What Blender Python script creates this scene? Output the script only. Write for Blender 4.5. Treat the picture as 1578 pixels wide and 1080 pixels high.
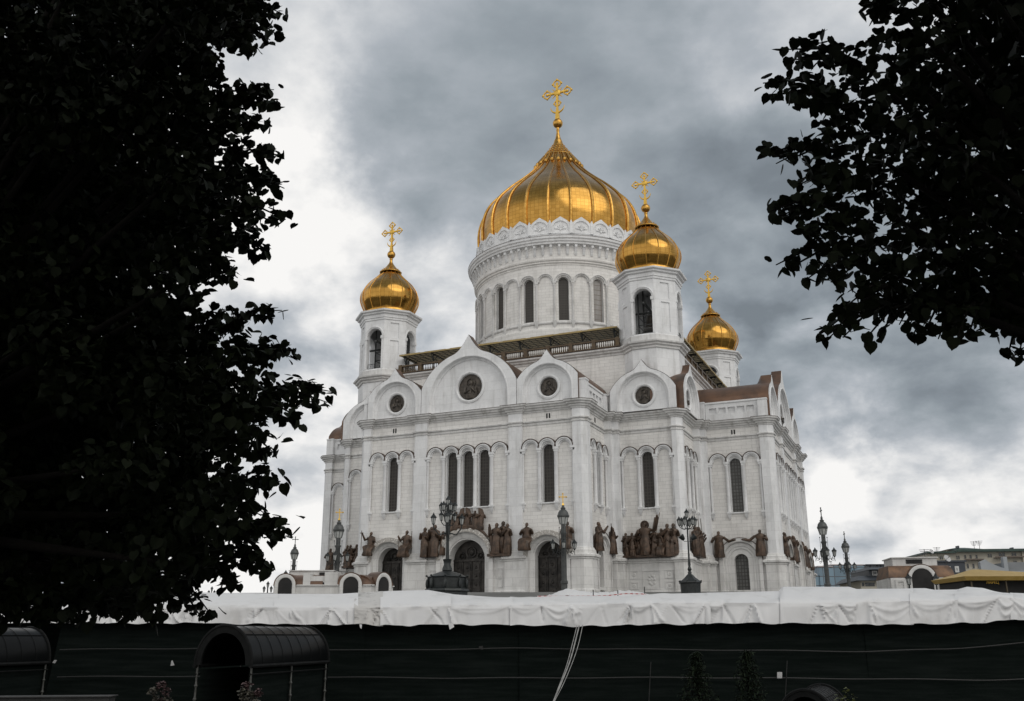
import bpy, math, random
import numpy as np
from mathutils import Vector, Matrix
from mathutils.geometry import tessellate_polygon

for o in list(bpy.data.objects): bpy.data.objects.remove(o)
S = bpy.context.scene
COL = S.collection
PI = math.pi
R = math.radians
rng = random.Random(7)

# ------------------------------------------------------------------ camera
CAM = Vector((58.5116, -156.9629, -5.2522))
AR = Vector((0.91595, 0.40128, -0.00257)); AU = Vector((0.11512, -0.25661, 0.95964)); AF = Vector((-0.38442, 0.87927, 0.28124))
cd = bpy.data.cameras.new('camera'); cam = bpy.data.objects.new('camera', cd); COL.objects.link(cam)
cam.matrix_world = Matrix(((AR.x, AU.x, -AF.x, CAM.x), (AR.y, AU.y, -AF.y, CAM.y), (AR.z, AU.z, -AF.z, CAM.z), (0, 0, 0, 1)))
cd.sensor_width = 36.0; cd.lens = 36.0 * 1451.1 / 1578.0; cd.shift_y = 15.2 / 1578.0
cd.clip_start = 0.1; cd.clip_end = 5000
S.camera = cam
# ------------------------------------------------------------------ light
SUN_EL, SUN_AZ = R(48), R(118)          # azimuth measured clockwise from +y
sd = bpy.data.lights.new('sun', 'SUN'); sd.energy = 1.15; sd.angle = R(55); sd.color = (1, .955, .88)
so = bpy.data.objects.new('sun', sd); COL.objects.link(so)
sv = Vector((math.sin(SUN_AZ) * math.cos(SUN_EL), math.cos(SUN_AZ) * math.cos(SUN_EL), math.sin(SUN_EL)))
so.rotation_euler = sv.to_track_quat('Z', 'Y').to_euler()
S.view_settings.view_transform = 'Standard'; S.view_settings.look = 'None'
S.view_settings.exposure = 0.0; S.view_settings.gamma = 1.0; S.view_settings.use_curve_mapping = False

class NT:
    """small helper for node trees"""
    def __init__(s, tree): s.t = tree; s.n = tree.nodes; s.l = tree.links
    def add(s, typ, **kw):
        n = s.n.new(typ)
        for k, v in kw.items():
            if k.startswith('i_'):
                key = k[2:]; key = int(key) if key.isdigit() else key.replace('_', ' ')
                n.inputs[key].default_value = v
            else: setattr(n, k, v)
        return n
    def link(s, a, b): s.l.new(a, b)
    def math(s, op, a, b=None, clamp=False):
        n = s.n.new('ShaderNodeMath'); n.operation = op; n.use_clamp = clamp
        for i, v in enumerate((a, b)):
            if v is None: continue
            if isinstance(v, (int, float)): n.inputs[i].default_value = v
            else: s.l.new(v, n.inputs[i])
        return n.outputs[0]
    def mix(s, fac, a, b, blend='MIX'):
        n = s.n.new('ShaderNodeMix'); n.data_type = 'RGBA'; n.blend_type = blend
        for i, v in ((0, fac), (6, a), (7, b)):
            if isinstance(v, (int, float)): n.inputs[i].default_value = v
            elif isinstance(v, tuple): n.inputs[i].default_value = (*v[:3], 1)
            else: s.l.new(v, n.inputs[i])
        return n.outputs[2]
    def noise(s, vec, scale, detail=4, rough=.55, dist=0.0):
        n = s.add('ShaderNodeTexNoise'); n.inputs['Scale'].default_value = scale; n.inputs['Detail'].default_value = detail
        n.inputs['Roughness'].default_value = rough; n.inputs['Distortion'].default_value = dist
        if vec is not None: s.l.new(vec, n.inputs['Vector'])
        return n.outputs['Fac']
    def smooth(s, v, a, b, lo=0.0, hi=1.0):
        n = s.add('ShaderNodeMapRange'); n.interpolation_type = 'SMOOTHSTEP'
        s.l.new(v, n.inputs[0])
        for i, x in ((1, a), (2, b), (3, lo), (4, hi)): n.inputs[i].default_value = x
        return n.outputs[0]

# ------------------------------------------------------------------ sky: nishita seen through broken cloud
W = bpy.data.worlds.new('World'); S.world = W; W.use_nodes = True
w = NT(W.node_tree); w.n.clear()
wo = w.add('ShaderNodeOutputWorld'); bg = w.add('ShaderNodeBackground'); w.link(bg.outputs[0], wo.inputs[0])
bg.inputs['Strength'].default_value = 0.1
sky = w.add('ShaderNodeTexSky'); sky.sky_type = 'NISHITA'; sky.sun_disc = False
sky.sun_elevation = SUN_EL; sky.sun_rotation = SUN_AZ; sky.altitude = 150; sky.dust_density = 2.0
tc = w.add('ShaderNodeTexCoord'); D = tc.outputs['Generated']
sep = w.add('ShaderNodeSeparateXYZ'); w.link(D, sep.inputs[0])
zc_ = w.math('ADD', w.math('MAXIMUM', sep.outputs[2], 0.0), 0.22)
cmb = w.add('ShaderNodeCombineXYZ')
w.link(w.math('DIVIDE', sep.outputs[0], zc_), cmb.inputs[0]); w.link(w.math('DIVIDE', sep.outputs[1], zc_), cmb.inputs[1])
PL = cmb.outputs[0]
fl = w.add('ShaderNodeMapping'); w.link(D, fl.inputs[0]); fl.inputs['Scale'].default_value = (1, 1, 1.75); FL = fl.outputs[0]
nA = w.noise(FL, 2.2, 8, .52, .1); nB = w.noise(FL, 5.6, 9, .54, .15); nC = w.noise(D, 2.3, 7, .55, .3)
# direction warped a little so that the big cloud banks get broken edges
nv = w.add('ShaderNodeTexNoise'); nv.inputs['Scale'].default_value = 5.0; nv.inputs['Detail'].default_value = 7; nv.inputs['Roughness'].default_value = .6
w.link(D, nv.inputs['Vector'])
sub = w.add('ShaderNodeVectorMath', operation='SUBTRACT'); w.link(nv.outputs['Color'], sub.inputs[0]); sub.inputs[1].default_value = (.5, .5, .5)
scl = w.add('ShaderNodeVectorMath', operation='SCALE'); w.link(sub.outputs[0], scl.inputs[0]); scl.inputs['Scale'].default_value = .22
wrp = w.add('ShaderNodeVectorMath', operation='ADD'); w.link(D, wrp.inputs[0]); w.link(scl.outputs[0], wrp.inputs[1])
def lobe(d, r0, r1):
    d = Vector(d).normalized()
    v = w.add('ShaderNodeVectorMath', operation='DISTANCE'); w.link(wrp.outputs[0], v.inputs[0]); v.inputs[1].default_value = d
    return w.smooth(v.outputs['Value'], r0, r1, 1.0, 0.0)
nD = w.noise(FL, 11.0, 10, .56, .15); nE = w.noise(FL, 5.3, 10, .52, .1)
# billowed cloud edges: folded noise gives the crisp cauliflower rims
rid = w.math('ABSOLUTE', w.math('SUBTRACT', w.math('MULTIPLY', nE, 2.0), 1.0))
dens = w.math('ADD', w.math('MULTIPLY', nA, .50), w.math('MULTIPLY', nB, .50))      # about .5
CLOUD_LOBES = [  # direction, inner radius, outer radius, weight (+ darker)
    ((-.33, .775, .54), .155, .225, .30), ((-.36, .77, .50), .02, .20, .14), ((-.20, .78, .58), .06, .34, .10), ((-.125, .905, .40), .07, .135, .44), ((.0, .93, .36), .05, .22, .28), ((.12, .93, .34), .05, .26, .12),
    ((.02, .962, .245), .0, .13, .22), ((.14, .97, .23), .0, .12, .14), ((-.52, .80, .30), .0, .10, .16),
    ((-.535, .72, .44), .02, .13, -.42), ((-.60, .66, .46), .03, .16, -.30), ((-.57, .745, .345), .01, .10, -.16), ((-.60, .79, .12), .05, .18, -.34), ((-.46, .87, .17), .02, .14, -.14),
    ((-.075, .98, .178), .015, .075, -.50), ((-.12, .85, .51), .02, .13, .22), ((.03, .98, .20), .02, .10, .10), ((-.02, .99, .13), .0, .06, -.10), ((.03, .99, .08), .01, .08, -.10), ((.15, .98, .12), .02, .08, -.12), ((.08, .985, .15), .0, .07, .16), ((-.05, .84, .53), .02, .16, -.05)]
acc = w.math('SUBTRACT', w.math('MULTIPLY', w.math('SUBTRACT', dens, .5), 1.7), -.44)
acc = w.math('ADD', acc, w.math('MULTIPLY', w.math('SUBTRACT', nC, .5), .35))
low = w.smooth(sep.outputs[2], .22, .58, 1.0, .30)
acc = w.math('ADD', acc, w.math('MULTIPLY', w.math('MULTIPLY', w.math('SUBTRACT', nD, .5), 1.7), low))
acc = w.math('ADD', acc, w.math('MULTIPLY', w.math('MULTIPLY', w.math('SUBTRACT', .20, rid), .7), low))
for d_, r0_, r1_, wt_ in CLOUD_LOBES:
    acc = w.math('ADD', acc, w.math('MULTIPLY', lobe(d_, r0_, r1_), wt_))
acc = w.math('ADD', acc, w.smooth(sep.outputs[2], .02, .26, -.12, 0.0))
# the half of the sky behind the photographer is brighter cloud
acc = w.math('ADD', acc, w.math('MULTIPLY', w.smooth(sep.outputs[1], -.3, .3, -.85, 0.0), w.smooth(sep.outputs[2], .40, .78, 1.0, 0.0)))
acc = w.math('ADD', acc, w.smooth(sep.outputs[2], .62, .85, 0.0, .5))
acc = w.math('MULTIPLY', acc, .74)
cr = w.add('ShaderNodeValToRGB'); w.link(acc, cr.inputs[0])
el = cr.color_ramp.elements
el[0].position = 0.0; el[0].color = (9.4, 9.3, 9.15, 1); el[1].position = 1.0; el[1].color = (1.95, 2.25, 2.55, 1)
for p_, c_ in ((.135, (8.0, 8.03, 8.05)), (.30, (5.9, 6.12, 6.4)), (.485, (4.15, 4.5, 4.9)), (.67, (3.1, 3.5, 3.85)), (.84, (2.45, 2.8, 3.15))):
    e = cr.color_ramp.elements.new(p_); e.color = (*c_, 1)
gap = w.math('MULTIPLY', w.smooth(w.noise(PL, 1.7, 6, .6, .4), .60, .72), .75)
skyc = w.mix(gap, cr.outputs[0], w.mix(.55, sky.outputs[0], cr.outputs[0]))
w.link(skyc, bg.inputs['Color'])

# ------------------------------------------------------------------ materials
def mat(name, base=(.5, .5, .5), rough=.6, metal=0.0, spec=.5):
    m = bpy.data.materials.new(name); m.use_nodes = True
    t = NT(m.node_tree); b = t.n['Principled BSDF']
    b.inputs['Base Color'].default_value = (*base, 1); b.inputs['Roughness'].default_value = rough
    b.inputs['Metallic'].default_value = metal; b.inputs['Specular IOR Level'].default_value = spec
    return m, t, b
def bump(t, b, h, strength=.3, dist=.05):
    n = t.add('ShaderNodeBump'); n.inputs['Strength'].default_value = strength; n.inputs['Distance'].default_value = dist
    t.link(h, n.inputs['Height']); t.link(n.outputs[0], b.inputs['Normal'])
def noisy(name, c0, c1, scale=3, rough=.6, metal=0.0, bumps=.2, spec=.5, detail=6, dist=.02, obj=True):
    m, t, b = mat(name, c0, rough, metal, spec)
    tcn = t.add('ShaderNodeTexCoord'); v = tcn.outputs['Object']
    n = t.noise(v, scale, detail, .6)
    t.link(t.mix(t.smooth(n, .3, .7), c0, c1), b.inputs['Base Color'])
    if bumps: bump(t, b, t.noise(v, scale * 4, 5, .6), bumps, dist)
    return m
def stone(name, c0, c1, bw, bh, mortar=.8, strength=.12, stain=.5):
    m, t, b = mat(name, c0, .62, 0, .35)
    tcn = t.add('ShaderNodeTexCoord'); uv = tcn.outputs['UV']; ob = tcn.outputs['Object']
    br = t.add('ShaderNodeTexBrick'); t.link(uv, br.inputs['Vector']); br.offset = .5
    br.inputs['Scale'].default_value = 1.0; br.inputs['Brick Width'].default_value = bw; br.inputs['Row Height'].default_value = bh
    br.inputs['Mortar Size'].default_value = .022; br.inputs['Mortar Smooth'].default_value = .4
    br.inputs['Color1'].default_value = (*c0, 1); br.inputs['Color2'].default_value = (*c1, 1)
    br.inputs['Mortar'].default_value = (*[x * mortar for x in c0], 1); br.inputs['Bias'].default_value = -.2
    # soft grey veining, and rain streaks running down
    mp = t.add('ShaderNodeMapping'); t.link(ob, mp.inputs[0]); mp.inputs['Scale'].default_value = (1, 1, .16)
    streak = t.smooth(t.noise(mp.outputs[0], 1.1, 6, .65), .48, .74)
    blot = t.smooth(t.noise(ob, .42, 8, .68), .42, .66)
    c = t.mix(t.math('MULTIPLY', blot, .38 * stain), br.outputs[0], tuple(x * .62 for x in c0))
    c = t.mix(t.math('MULTIPLY', streak, .45 * stain), c, (.30, .29, .27))
    c = t.mix(t.math('MULTIPLY', t.smooth(t.noise(ob, 4.0, 5, .6), .45, .75), .12), c, (.42, .41, .40))
    t.link(c, b.inputs['Base Color'])
    h = t.math('ADD', t.math('MULTIPLY', br.outputs['Fac'], -1.0), t.math('MULTIPLY', t.noise(ob, 6, 4, .6), .5))
    bump(t, b, h, strength, .05)
    return m
LIME = stone('pale_limestone_courses', (.77, .755, .73), (.685, .67, .645), 1.5, .52, .64, .3, .65)
MARB = stone('smooth_white_marble', (.75, .755, .76), (.68, .685, .69), 1.9, 1.3, .80, .1, .85)
BASE = stone('marble_plinth', (.69, .685, .67), (.61, .60, .585), 2.4, 1.1, .66, .16, 1.1)
MOLD = stone('weathered_moulding', (.66, .655, .645), (.60, .595, .585), 2.2, 3.0, .8, .06, 1.6)
def gold(name, c0, c1, bw, bh, rough=.17):
    m, t, b = mat(name, c0, rough, 1.0)
    tcn = t.add('ShaderNodeTexCoord'); uv = tcn.outputs['UV']; ob = tcn.outputs['Object']
    br = t.add('ShaderNodeTexBrick'); t.link(uv, br.inputs['Vector']); br.offset = 0.0
    br.inputs['Scale'].default_value = 1.0; br.inputs['Brick Width'].default_value = bw; br.inputs['Row Height'].default_value = bh
    br.inputs['Mortar Size'].default_value = .025; br.inputs['Mortar Smooth'].default_value = .3; br.inputs['Bias'].default_value = 0
    br.inputs['Color1'].default_value = (*c0, 1); br.inputs['Color2'].default_value = (*c1, 1)
    br.inputs['Mortar'].default_value = (*[x * .55 for x in c1], 1)
    t.link(t.mix(t.math('MULTIPLY', t.smooth(t.noise(ob, .5, 5, .6), .4, .7), .35), br.outputs[0], tuple(x * .6 for x in c1)), b.inputs['Base Color'])
    t.link(t.smooth(t.noise(ob, 1.2, 4, .6), .3, .7, rough - .06, rough + .05), b.inputs['Roughness'])
    h = t.math('ADD', t.math('MULTIPLY', br.outputs['Fac'], -.35), t.math('MULTIPLY', t.noise(ob, .9, 2, .5), .8))
    bump(t, b, h, .07, .05)
    return m
GOLD = gold('gilded_panels', (.53, .295, .072), (.43, .23, .05), .74, .70)
GOLD2 = noisy('gilded_ornament', (.62, .36, .09), (.40, .21, .045), 2.5, .3, 1.0, .3)
GOLDP = noisy('gold_paint', (.75, .48, .09), (.66, .40, .07), 3, .38, .7, .1)
COPPER = noisy('weathered_copper', (.078, .054, .042), (.185, .105, .066), .35, .42, .5, .15)
COPDK = noisy('dark_copper', (.050, .034, .027), (.085, .052, .037), .6, .6, .2, .2)
BRONZE = noisy('brown_bronze', (.034, .023, .016), (.108, .068, .045), 1.5, .45, .3, .5, dist=.06)
BRONZD = noisy('dark_bronze', (.035, .030, .026), (.10, .085, .07), 1.6, .45, .5, .6, dist=.08)
DOORM = noisy('dark_door_bronze', (.012, .011, .010), (.05, .045, .04), 1.2, .4, .5, .7, dist=.1)
BLACKI = noisy('black_cast_iron', (.012, .015, .015), (.03, .034, .034), 4, .42, .3, .3)
IRONGR = noisy('grey_green_iron', (.048, .052, .052), (.085, .088, .086), 3, .5, .3, .3)
TIMBER = noisy('ochre_painted_steel', (.36, .27, .10), (.26, .19, .08), 2, .55, 0, .1)
OLIVE = noisy('brown_railing_bronze', (.115, .08, .042), (.065, .045, .03), 2, .5, .4, .2)
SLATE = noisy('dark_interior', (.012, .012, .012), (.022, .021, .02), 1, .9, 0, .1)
def glassmat(name, c, cm, bw, bh, rough=.18, ms=.06):
    m, t, b = mat(name, c, rough, 0, .3)
    tcn = t.add('ShaderNodeTexCoord')
    br = t.add('ShaderNodeTexBrick'); t.link(tcn.outputs['UV'], br.inputs['Vector']); br.offset = 0
    br.inputs['Scale'].default_value = 1; br.inputs['Brick Width'].default_value = bw; br.inputs['Row Height'].default_value = bh
    br.inputs['Mortar Size'].default_value = ms; br.inputs['Mortar Smooth'].default_value = .1
    br.inputs['Color1'].default_value = (*c, 1); br.inputs['Color2'].default_value = (*[x * .7 for x in c], 1); br.inputs['Mortar'].default_value = (*cm, 1)
    t.link(br.outputs[0], b.inputs['Base Color'])
    bump(t, b, br.outputs['Fac'], .4, .05)
    return m
PANE = glassmat('leaded_dark_glass', (.042, .038, .034), (.07, .064, .057), .42, .46, .5)
PANE2 = glassmat('leaded_grey_glass', (.13, .13, .125), (.05, .047, .043), .42, .50, .35)
PANE3 = glassmat('leaded_pale_glass', (.46, .46, .45), (.20, .17, .15), .55, .9)
GLASSL = noisy('frosted_lantern_glass', (.34, .35, .34), (.42, .43, .42), 3, .25, 0, 0)

# ------------------------------------------------------------------ mesh builder
class MB:
    def __init__(s): s.V = []; s.F = []; s.X = None; s.uv = None
    def frame(s, O, e):
        """local axes: s along the wall, o outwards, h up"""
        O = Vector((O[0], O[1], O[2] if len(O) > 2 else 0.0)); ex, ey = e
        def X(a, o, h): return (O.x + ex * a + ey * o, O.y + ey * a - ex * o, O.z + h)
        s.X = X; return s
    def v(s, p):
        s.V.append(s.X(*p) if s.X else tuple(p)); return len(s.V) - 1
    def face(s, pts):
        s.F.append([s.v(p) for p in pts])
    def box(s, a0, a1, o0, o1, h0, h1):
        i = [s.v((a, o, h)) for h in (h0, h1) for o in (o0, o1) for a in (a0, a1)]
        for f in ((0, 1, 3, 2), (4, 6, 7, 5), (0, 4, 5, 1), (2, 3, 7, 6), (0, 2, 6, 4), (1, 5, 7, 3)): s.F.append([i[k] for k in f])
    def plate(s, outer, holes, o0, o1, sides=True, back=False):
        """flat plate in the wall plane from depth o0 to face o1, with through holes"""
        loops = [outer] + list(holes)
        flat = [p for L in loops for p in L]
        tris = tessellate_polygon([[Vector((p[0], p[1], 0)) for p in L] for L in loops])
        idx = [s.v((p[0], o1, p[1])) for p in flat]
        for t in tris: s.F.append([idx[k] for k in t])
        idb = [s.v((p[0], o0, p[1])) for p in flat] if (sides or back) else None
        if back:
            for t in tris: s.F.append([idb[k] for k in reversed(t)])
        if sides:
            k = 0
            for L in loops:
                n = len(L)
                for j in range(n):
                    a, b = k + j, k + (j + 1) % n
                    s.F.append([idx[a], idx[b], idb[b], idb[a]])
                k += n
    def archprof(s, c, prof, spring, bottom=None, seg=20, rise=1.0):
        """sweep (radius, depth) profile along an arch path"""
        path = []
        n = seg
        for j in range(n + 1):
            a = PI - PI * j / n; path.append((math.cos(a), math.sin(a) * rise, 0))
        ring = []
        for r, o in prof:
            pts = [(c + r * x, o, spring + r * y) for x, y, _ in path]
            if bottom is not None: pts = [(c - r, o, bottom)] + pts + [(c + r, o, bottom)]
            ring.append([s.v(p) for p in pts])
        for a, b in zip(ring[:-1], ring[1:]):
            for j in range(len(a) - 1): s.F.append([a[j], a[j + 1], b[j + 1], b[j]])
    def revolve(s, prof, seg=32, c=(0, 0), a0=0.0, a1=2 * PI, z0=0.0):
        full = abs(a1 - a0 - 2 * PI) < 1e-6; n = seg if full else seg + 1
        rows = []
        for r, z in prof:
            rows.append([s.v((c[0] + r * math.cos(a0 + (a1 - a0) * j / seg), c[1] + r * math.sin(a0 + (a1 - a0) * j / seg), z0 + z)) for j in range(n)])
        for a, b in zip(rows[:-1], rows[1:]):
            for j in range(seg):
                k = (j + 1) % n; s.F.append([a[j], a[k], b[k], b[j]])
        return rows
    def loft(s, rings, close=True):
        """rings: list of lists of points"""
        id_ = [[s.v(p) for p in r] for r in rings]; n = len(id_[0])
        for a, b in zip(id_[:-1], id_[1:]):
            for j in range(n): s.F.append([a[j], a[(j + 1) % n], b[(j + 1) % n], b[j]])
        if close: s.F.append(list(reversed(id_[0]))); s.F.append(id_[-1])
    def tube(s, pts, rad, seg=8):
        pts = [Vector(p) for p in pts]; rr = rad if isinstance(rad, (list, tuple)) else [rad] * len(pts)
        rings = []
        prev = None
        for i, p in enumerate(pts):
            d = (pts[min(i + 1, len(pts) - 1)] - pts[max(i - 1, 0)])
            if d.length < 1e-9: d = Vector((0, 0, 1))
            d.normalize()
            ref = prev if prev is not None else (Vector((1, 0, 0)) if abs(d.x) < .9 else Vector((0, 1, 0)))
            u = ref - d * ref.dot(d)
            if u.length < 1e-6: u = d.orthogonal()
            u.normalize(); prev = u; q = d.cross(u)
            rings.append([tuple(p + (u * math.cos(2 * PI * j / seg) + q * math.sin(2 * PI * j / seg)) * rr[i]) for j in range(seg)])
        s.loft(rings)
    def ball(s, c, r, seg=12, rows=8):
        rx, ry, rz = r if isinstance(r, (tuple, list)) else (r, r, r)
        ids = []
        for i in range(1, rows):
            a = PI * i / rows
            ids.append([s.v((c[0] + rx * math.sin(a) * math.cos(2 * PI * j / seg), c[1] + ry * math.sin(a) * math.sin(2 * PI * j / seg), c[2] + rz * math.cos(a))) for j in range(seg)])
        t = s.v((c[0], c[1], c[2] + rz)); b = s.v((c[0], c[1], c[2] - rz))
        for a, q in zip(ids[:-1], ids[1:]):
            for j in range(seg): s.F.append([a[j], q[j], q[(j + 1) % seg], a[(j + 1) % seg]])
        for j in range(seg):
            s.F.append([t, ids[0][j], ids[0][(j + 1) % seg]]); s.F.append([b, ids[-1][(j + 1) % seg], ids[-1][j]])
    def mould(s, poly, prof, closed=True):
        """mitred moulding: (offset, z) profile swept along a plan polyline (outside is to the right)"""
        n = len(poly); off = []
        for i in range(n):
            p = Vector(poly[i])
            a = Vector(poly[i - 1]) if (closed or i > 0) else None; b = Vector(poly[(i + 1) % n]) if (closed or i < n - 1) else None
            ns = []
            for q0, q1 in ((a, p), (p, b)):
                if q0 is None or q1 is None: continue
                d = (q1 - q0).normalized(); ns.append(Vector((d.y, -d.x)))
            if len(ns) == 1: m = ns[0]
            else:
                m = ns[0] + ns[1]; L = m.length
                m = m / L * min(2 / L, 2.2) if L > 1e-4 else ns[0]
            off.append(m)
        rows = [[s.v((poly[i][0] + off[i].x * o, poly[i][1] + off[i].y * o, z)) for i in range(n)] for o, z in prof]
        for a, b in zip(rows[:-1], rows[1:]):
            for i in range(n if closed else n - 1):
                j = (i + 1) % n; s.F.append([a[i], a[j], b[j], b[i]])
    def build(s, name, m, parent=None, smooth=True, ang=35, uv='box'):
        me = bpy.data.meshes.new(name); me.from_pydata(s.V, [], s.F); me.update()
        import bmesh
        bm = bmesh.new(); bm.from_mesh(me); bmesh.ops.remove_doubles(bm, verts=bm.verts, dist=1e-4)
        bmesh.ops.recalc_face_normals(bm, faces=bm.faces); bm.to_mesh(me); bm.free()
        if uv: set_uv(me, uv)
        if smooth:
            me.shade_smooth(); me.set_sharp_from_angle(angle=R(ang))
        me.materials.append(m)
        o = bpy.data.objects.new(name, me); COL.objects.link(o)
        if parent: o.parent = parent
        return o
def set_uv(me, mode):
    nl = len(me.loops)
    if nl == 0: return
    li = np.empty(nl, np.int32); me.loops.foreach_get('vertex_index', li)
    co = np.empty(len(me.vertices) * 3, np.float32); me.vertices.foreach_get('co', co); co = co.reshape(-1, 3)
    npol = len(me.polygons)
    nr = np.empty(npol * 3, np.float32); me.polygons.foreach_get('normal', nr); nr = nr.reshape(-1, 3)
    lt = np.empty(npol, np.int32); me.polygons.foreach_get('loop_total', lt)
    pn = np.repeat(nr, lt, axis=0); p = co[li]
    if mode == 'box':
        up = np.abs(pn[:, 2]) > .75
        tx, ty = -pn[:, 1], pn[:, 0]; L = np.hypot(tx, ty) + 1e-6
        u = np.where(up, p[:, 0], (p[:, 0] * tx + p[:, 1] * ty) / L); v = np.where(up, p[:, 1], p[:, 2])
    else:   # ('cyl', cx, cy, radius)
        _, cx, cy, rad = mode
        a = np.arctan2(p[:, 1] - cy, p[:, 0] - cx)
        st = np.repeat(np.cumsum(lt) - lt, lt); a0 = a[st]
        a = a + np.where(a - a0 > PI, -2 * PI, 0) + np.where(a - a0 < -PI, 2 * PI, 0)
        u = a * rad; v = p[:, 2]
    l = me.uv_layers.new(name='UVMap'); arr = np.empty(nl * 2, np.float32); arr[0::2] = u; arr[1::2] = v
    l.data.foreach_set('uv', arr)
def thing(name, label, cat, loc=(0, 0, 0), group=None, rz=0.0):
    o = bpy.data.objects.new(name, None); COL.objects.link(o); o.location = loc; o.rotation_euler[2] = rz
    return tag(o, label, cat, group)
def tag(o, label=None, cat=None, group=None, kind=None):
    if label: o['label'] = label
    if cat: o['category'] = cat
    if group: o['group'] = group
    if kind: o['kind'] = kind
    return o
def copy_tree(o, parent=None):
    c = o.copy(); COL.objects.link(c); c.parent = parent
    for ch in list(o.children): copy_tree(ch, c)
    return c
# points given by their bearing from the photographer's stand and their distance along the ground
FH = Vector((-AR.y, AR.x, 0)).normalized(); RH = Vector((FH.y, -FH.x, 0))
def at(px, py, d):
    v = AF * 1451.1 + AR * (px - 789) + AU * (555.2 - py)
    return CAM + v * (d / v.dot(FH))

# ================================================================== terrain
def smoothstep(a, b, x):
    t = max(0, min(1, (x - a) / (b - a))); return t * t * (3 - 2 * t)
def ground_z(d):
    if d < 12: return -6.86
    if d < 24: return -6.86 - 1.35 * smoothstep(12, 24, d)
    if d < 42: return -8.21
    if d < 112: return -8.21 + (d - 42) / 70 * 7.86
    return -.35
gm, gt, gb = mat('paving_and_earth', (.05, .05, .05), .85)
_tc = gt.add('ShaderNodeTexCoord'); _n = gt.noise(_tc.outputs['Object'], .12, 8, .6); _n2 = gt.noise(_tc.outputs['Object'], 2.5, 6, .6)
gt.link(gt.mix(gt.smooth(_n, .35, .65), (.15, .148, .14), (.10, .10, .095)), gb.inputs['Base Color']); bump(gt, gb, _n2, .3, .03)
g = MB()
ds = [-60, -25, -8, 0, 6, 12, 16, 20, 24, 30, 36, 42, 60, 80, 100, 112, 130, 300, 900, 3000]
us = [-2500, -600, -200, -80, -40, -15, 0, 15, 40, 80, 200, 600, 2500]
P2 = Vector((CAM.x, CAM.y, 0))
ids = [[g.v(P2 + FH * d + RH * u + Vector((0, 0, ground_z(d)))) for u in us] for d in ds]
for i in range(len(ds) - 1):
    for j in range(len(us) - 1): g.F.append([ids[i][j], ids[i][j + 1], ids[i + 1][j + 1], ids[i + 1][j]])
tag(g.build('ground', gm, uv=None), kind='structure')

# ================================================================== cathedral
CATH = thing('cathedral', 'white stone cathedral with five gilded onion domes standing above the long white tarpaulins', 'cathedral')
# quarter of the plan, from the middle of the south arm round to the middle of the east arm
def quarter(arm=True):
    h = [(0, -38.7), (6.45, -38.7), (6.45, -39.2), (8.45, -39.2), (8.45, -38.7), (15.9, -38.7), (15.9, -39.2), (17.1, -39.2), (17.8, -38.5), (17.8, -37.3), (17.2, -37.3),
         (17.2, -29.5), (18.2, -29.5), (18.2, -28.7), (19.1, -28.7), (19.1, -27.7), (26.8, -27.7), (26.8, -28.2), (27.5, -28.2)]
    return h + [(-y, -x) for x, y in reversed(h)][:-1]
PLAN = []
for k in range(4):
    c, s_ = (1, 0, -1, 0)[k], (0, 1, 0, -1)[k]
    PLAN += [(x * c - y * s_, x * s_ + y * c) for x, y in quarter()]
# drop the vertices in the middle of each arm (collinear)
PLAN = [p for i, p in enumerate(PLAN) if not (abs(p[0]) < 1e-6 or abs(p[1]) < 1e-6)]

# ---- the bays that carry windows and portals: frame origin, direction, list of bays
def arcpts(c, r, spring, a0=0, a1=PI, n=16): return [(c + r * math.cos(a0 + (a1 - a0) * j / n), spring + r * math.sin(a0 + (a1 - a0) * j / n)) for j in range(n + 1)]
def arch_hole(c, r, bottom, spring): return [(c - r, bottom), (c + r, bottom)] + arcpts(c, r, spring)
WZ0, WZ1 = 5.15, 25.7
def window(fr, c, r, b, sp, parent, m=PANE, rec=.55, name='window'):
    f = MB().frame(*fr)
    f.archprof(c, [(r + .10, .03), (r + .10, .06), (r, .06), (r, -rec), (r - .06, -rec)], sp, b, 16)
    f.box(c - r - .2, c + r + .2, 0, .22, b - .18, b)
    wn = f.build(name, MARB, parent)
    p = MB().frame(*fr); p.plate(arch_hole(c, r, b, sp), [], -rec - .05, -rec + .03, sides=False)
    p.build('pane', m, wn, smooth=False)
    return wn
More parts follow.
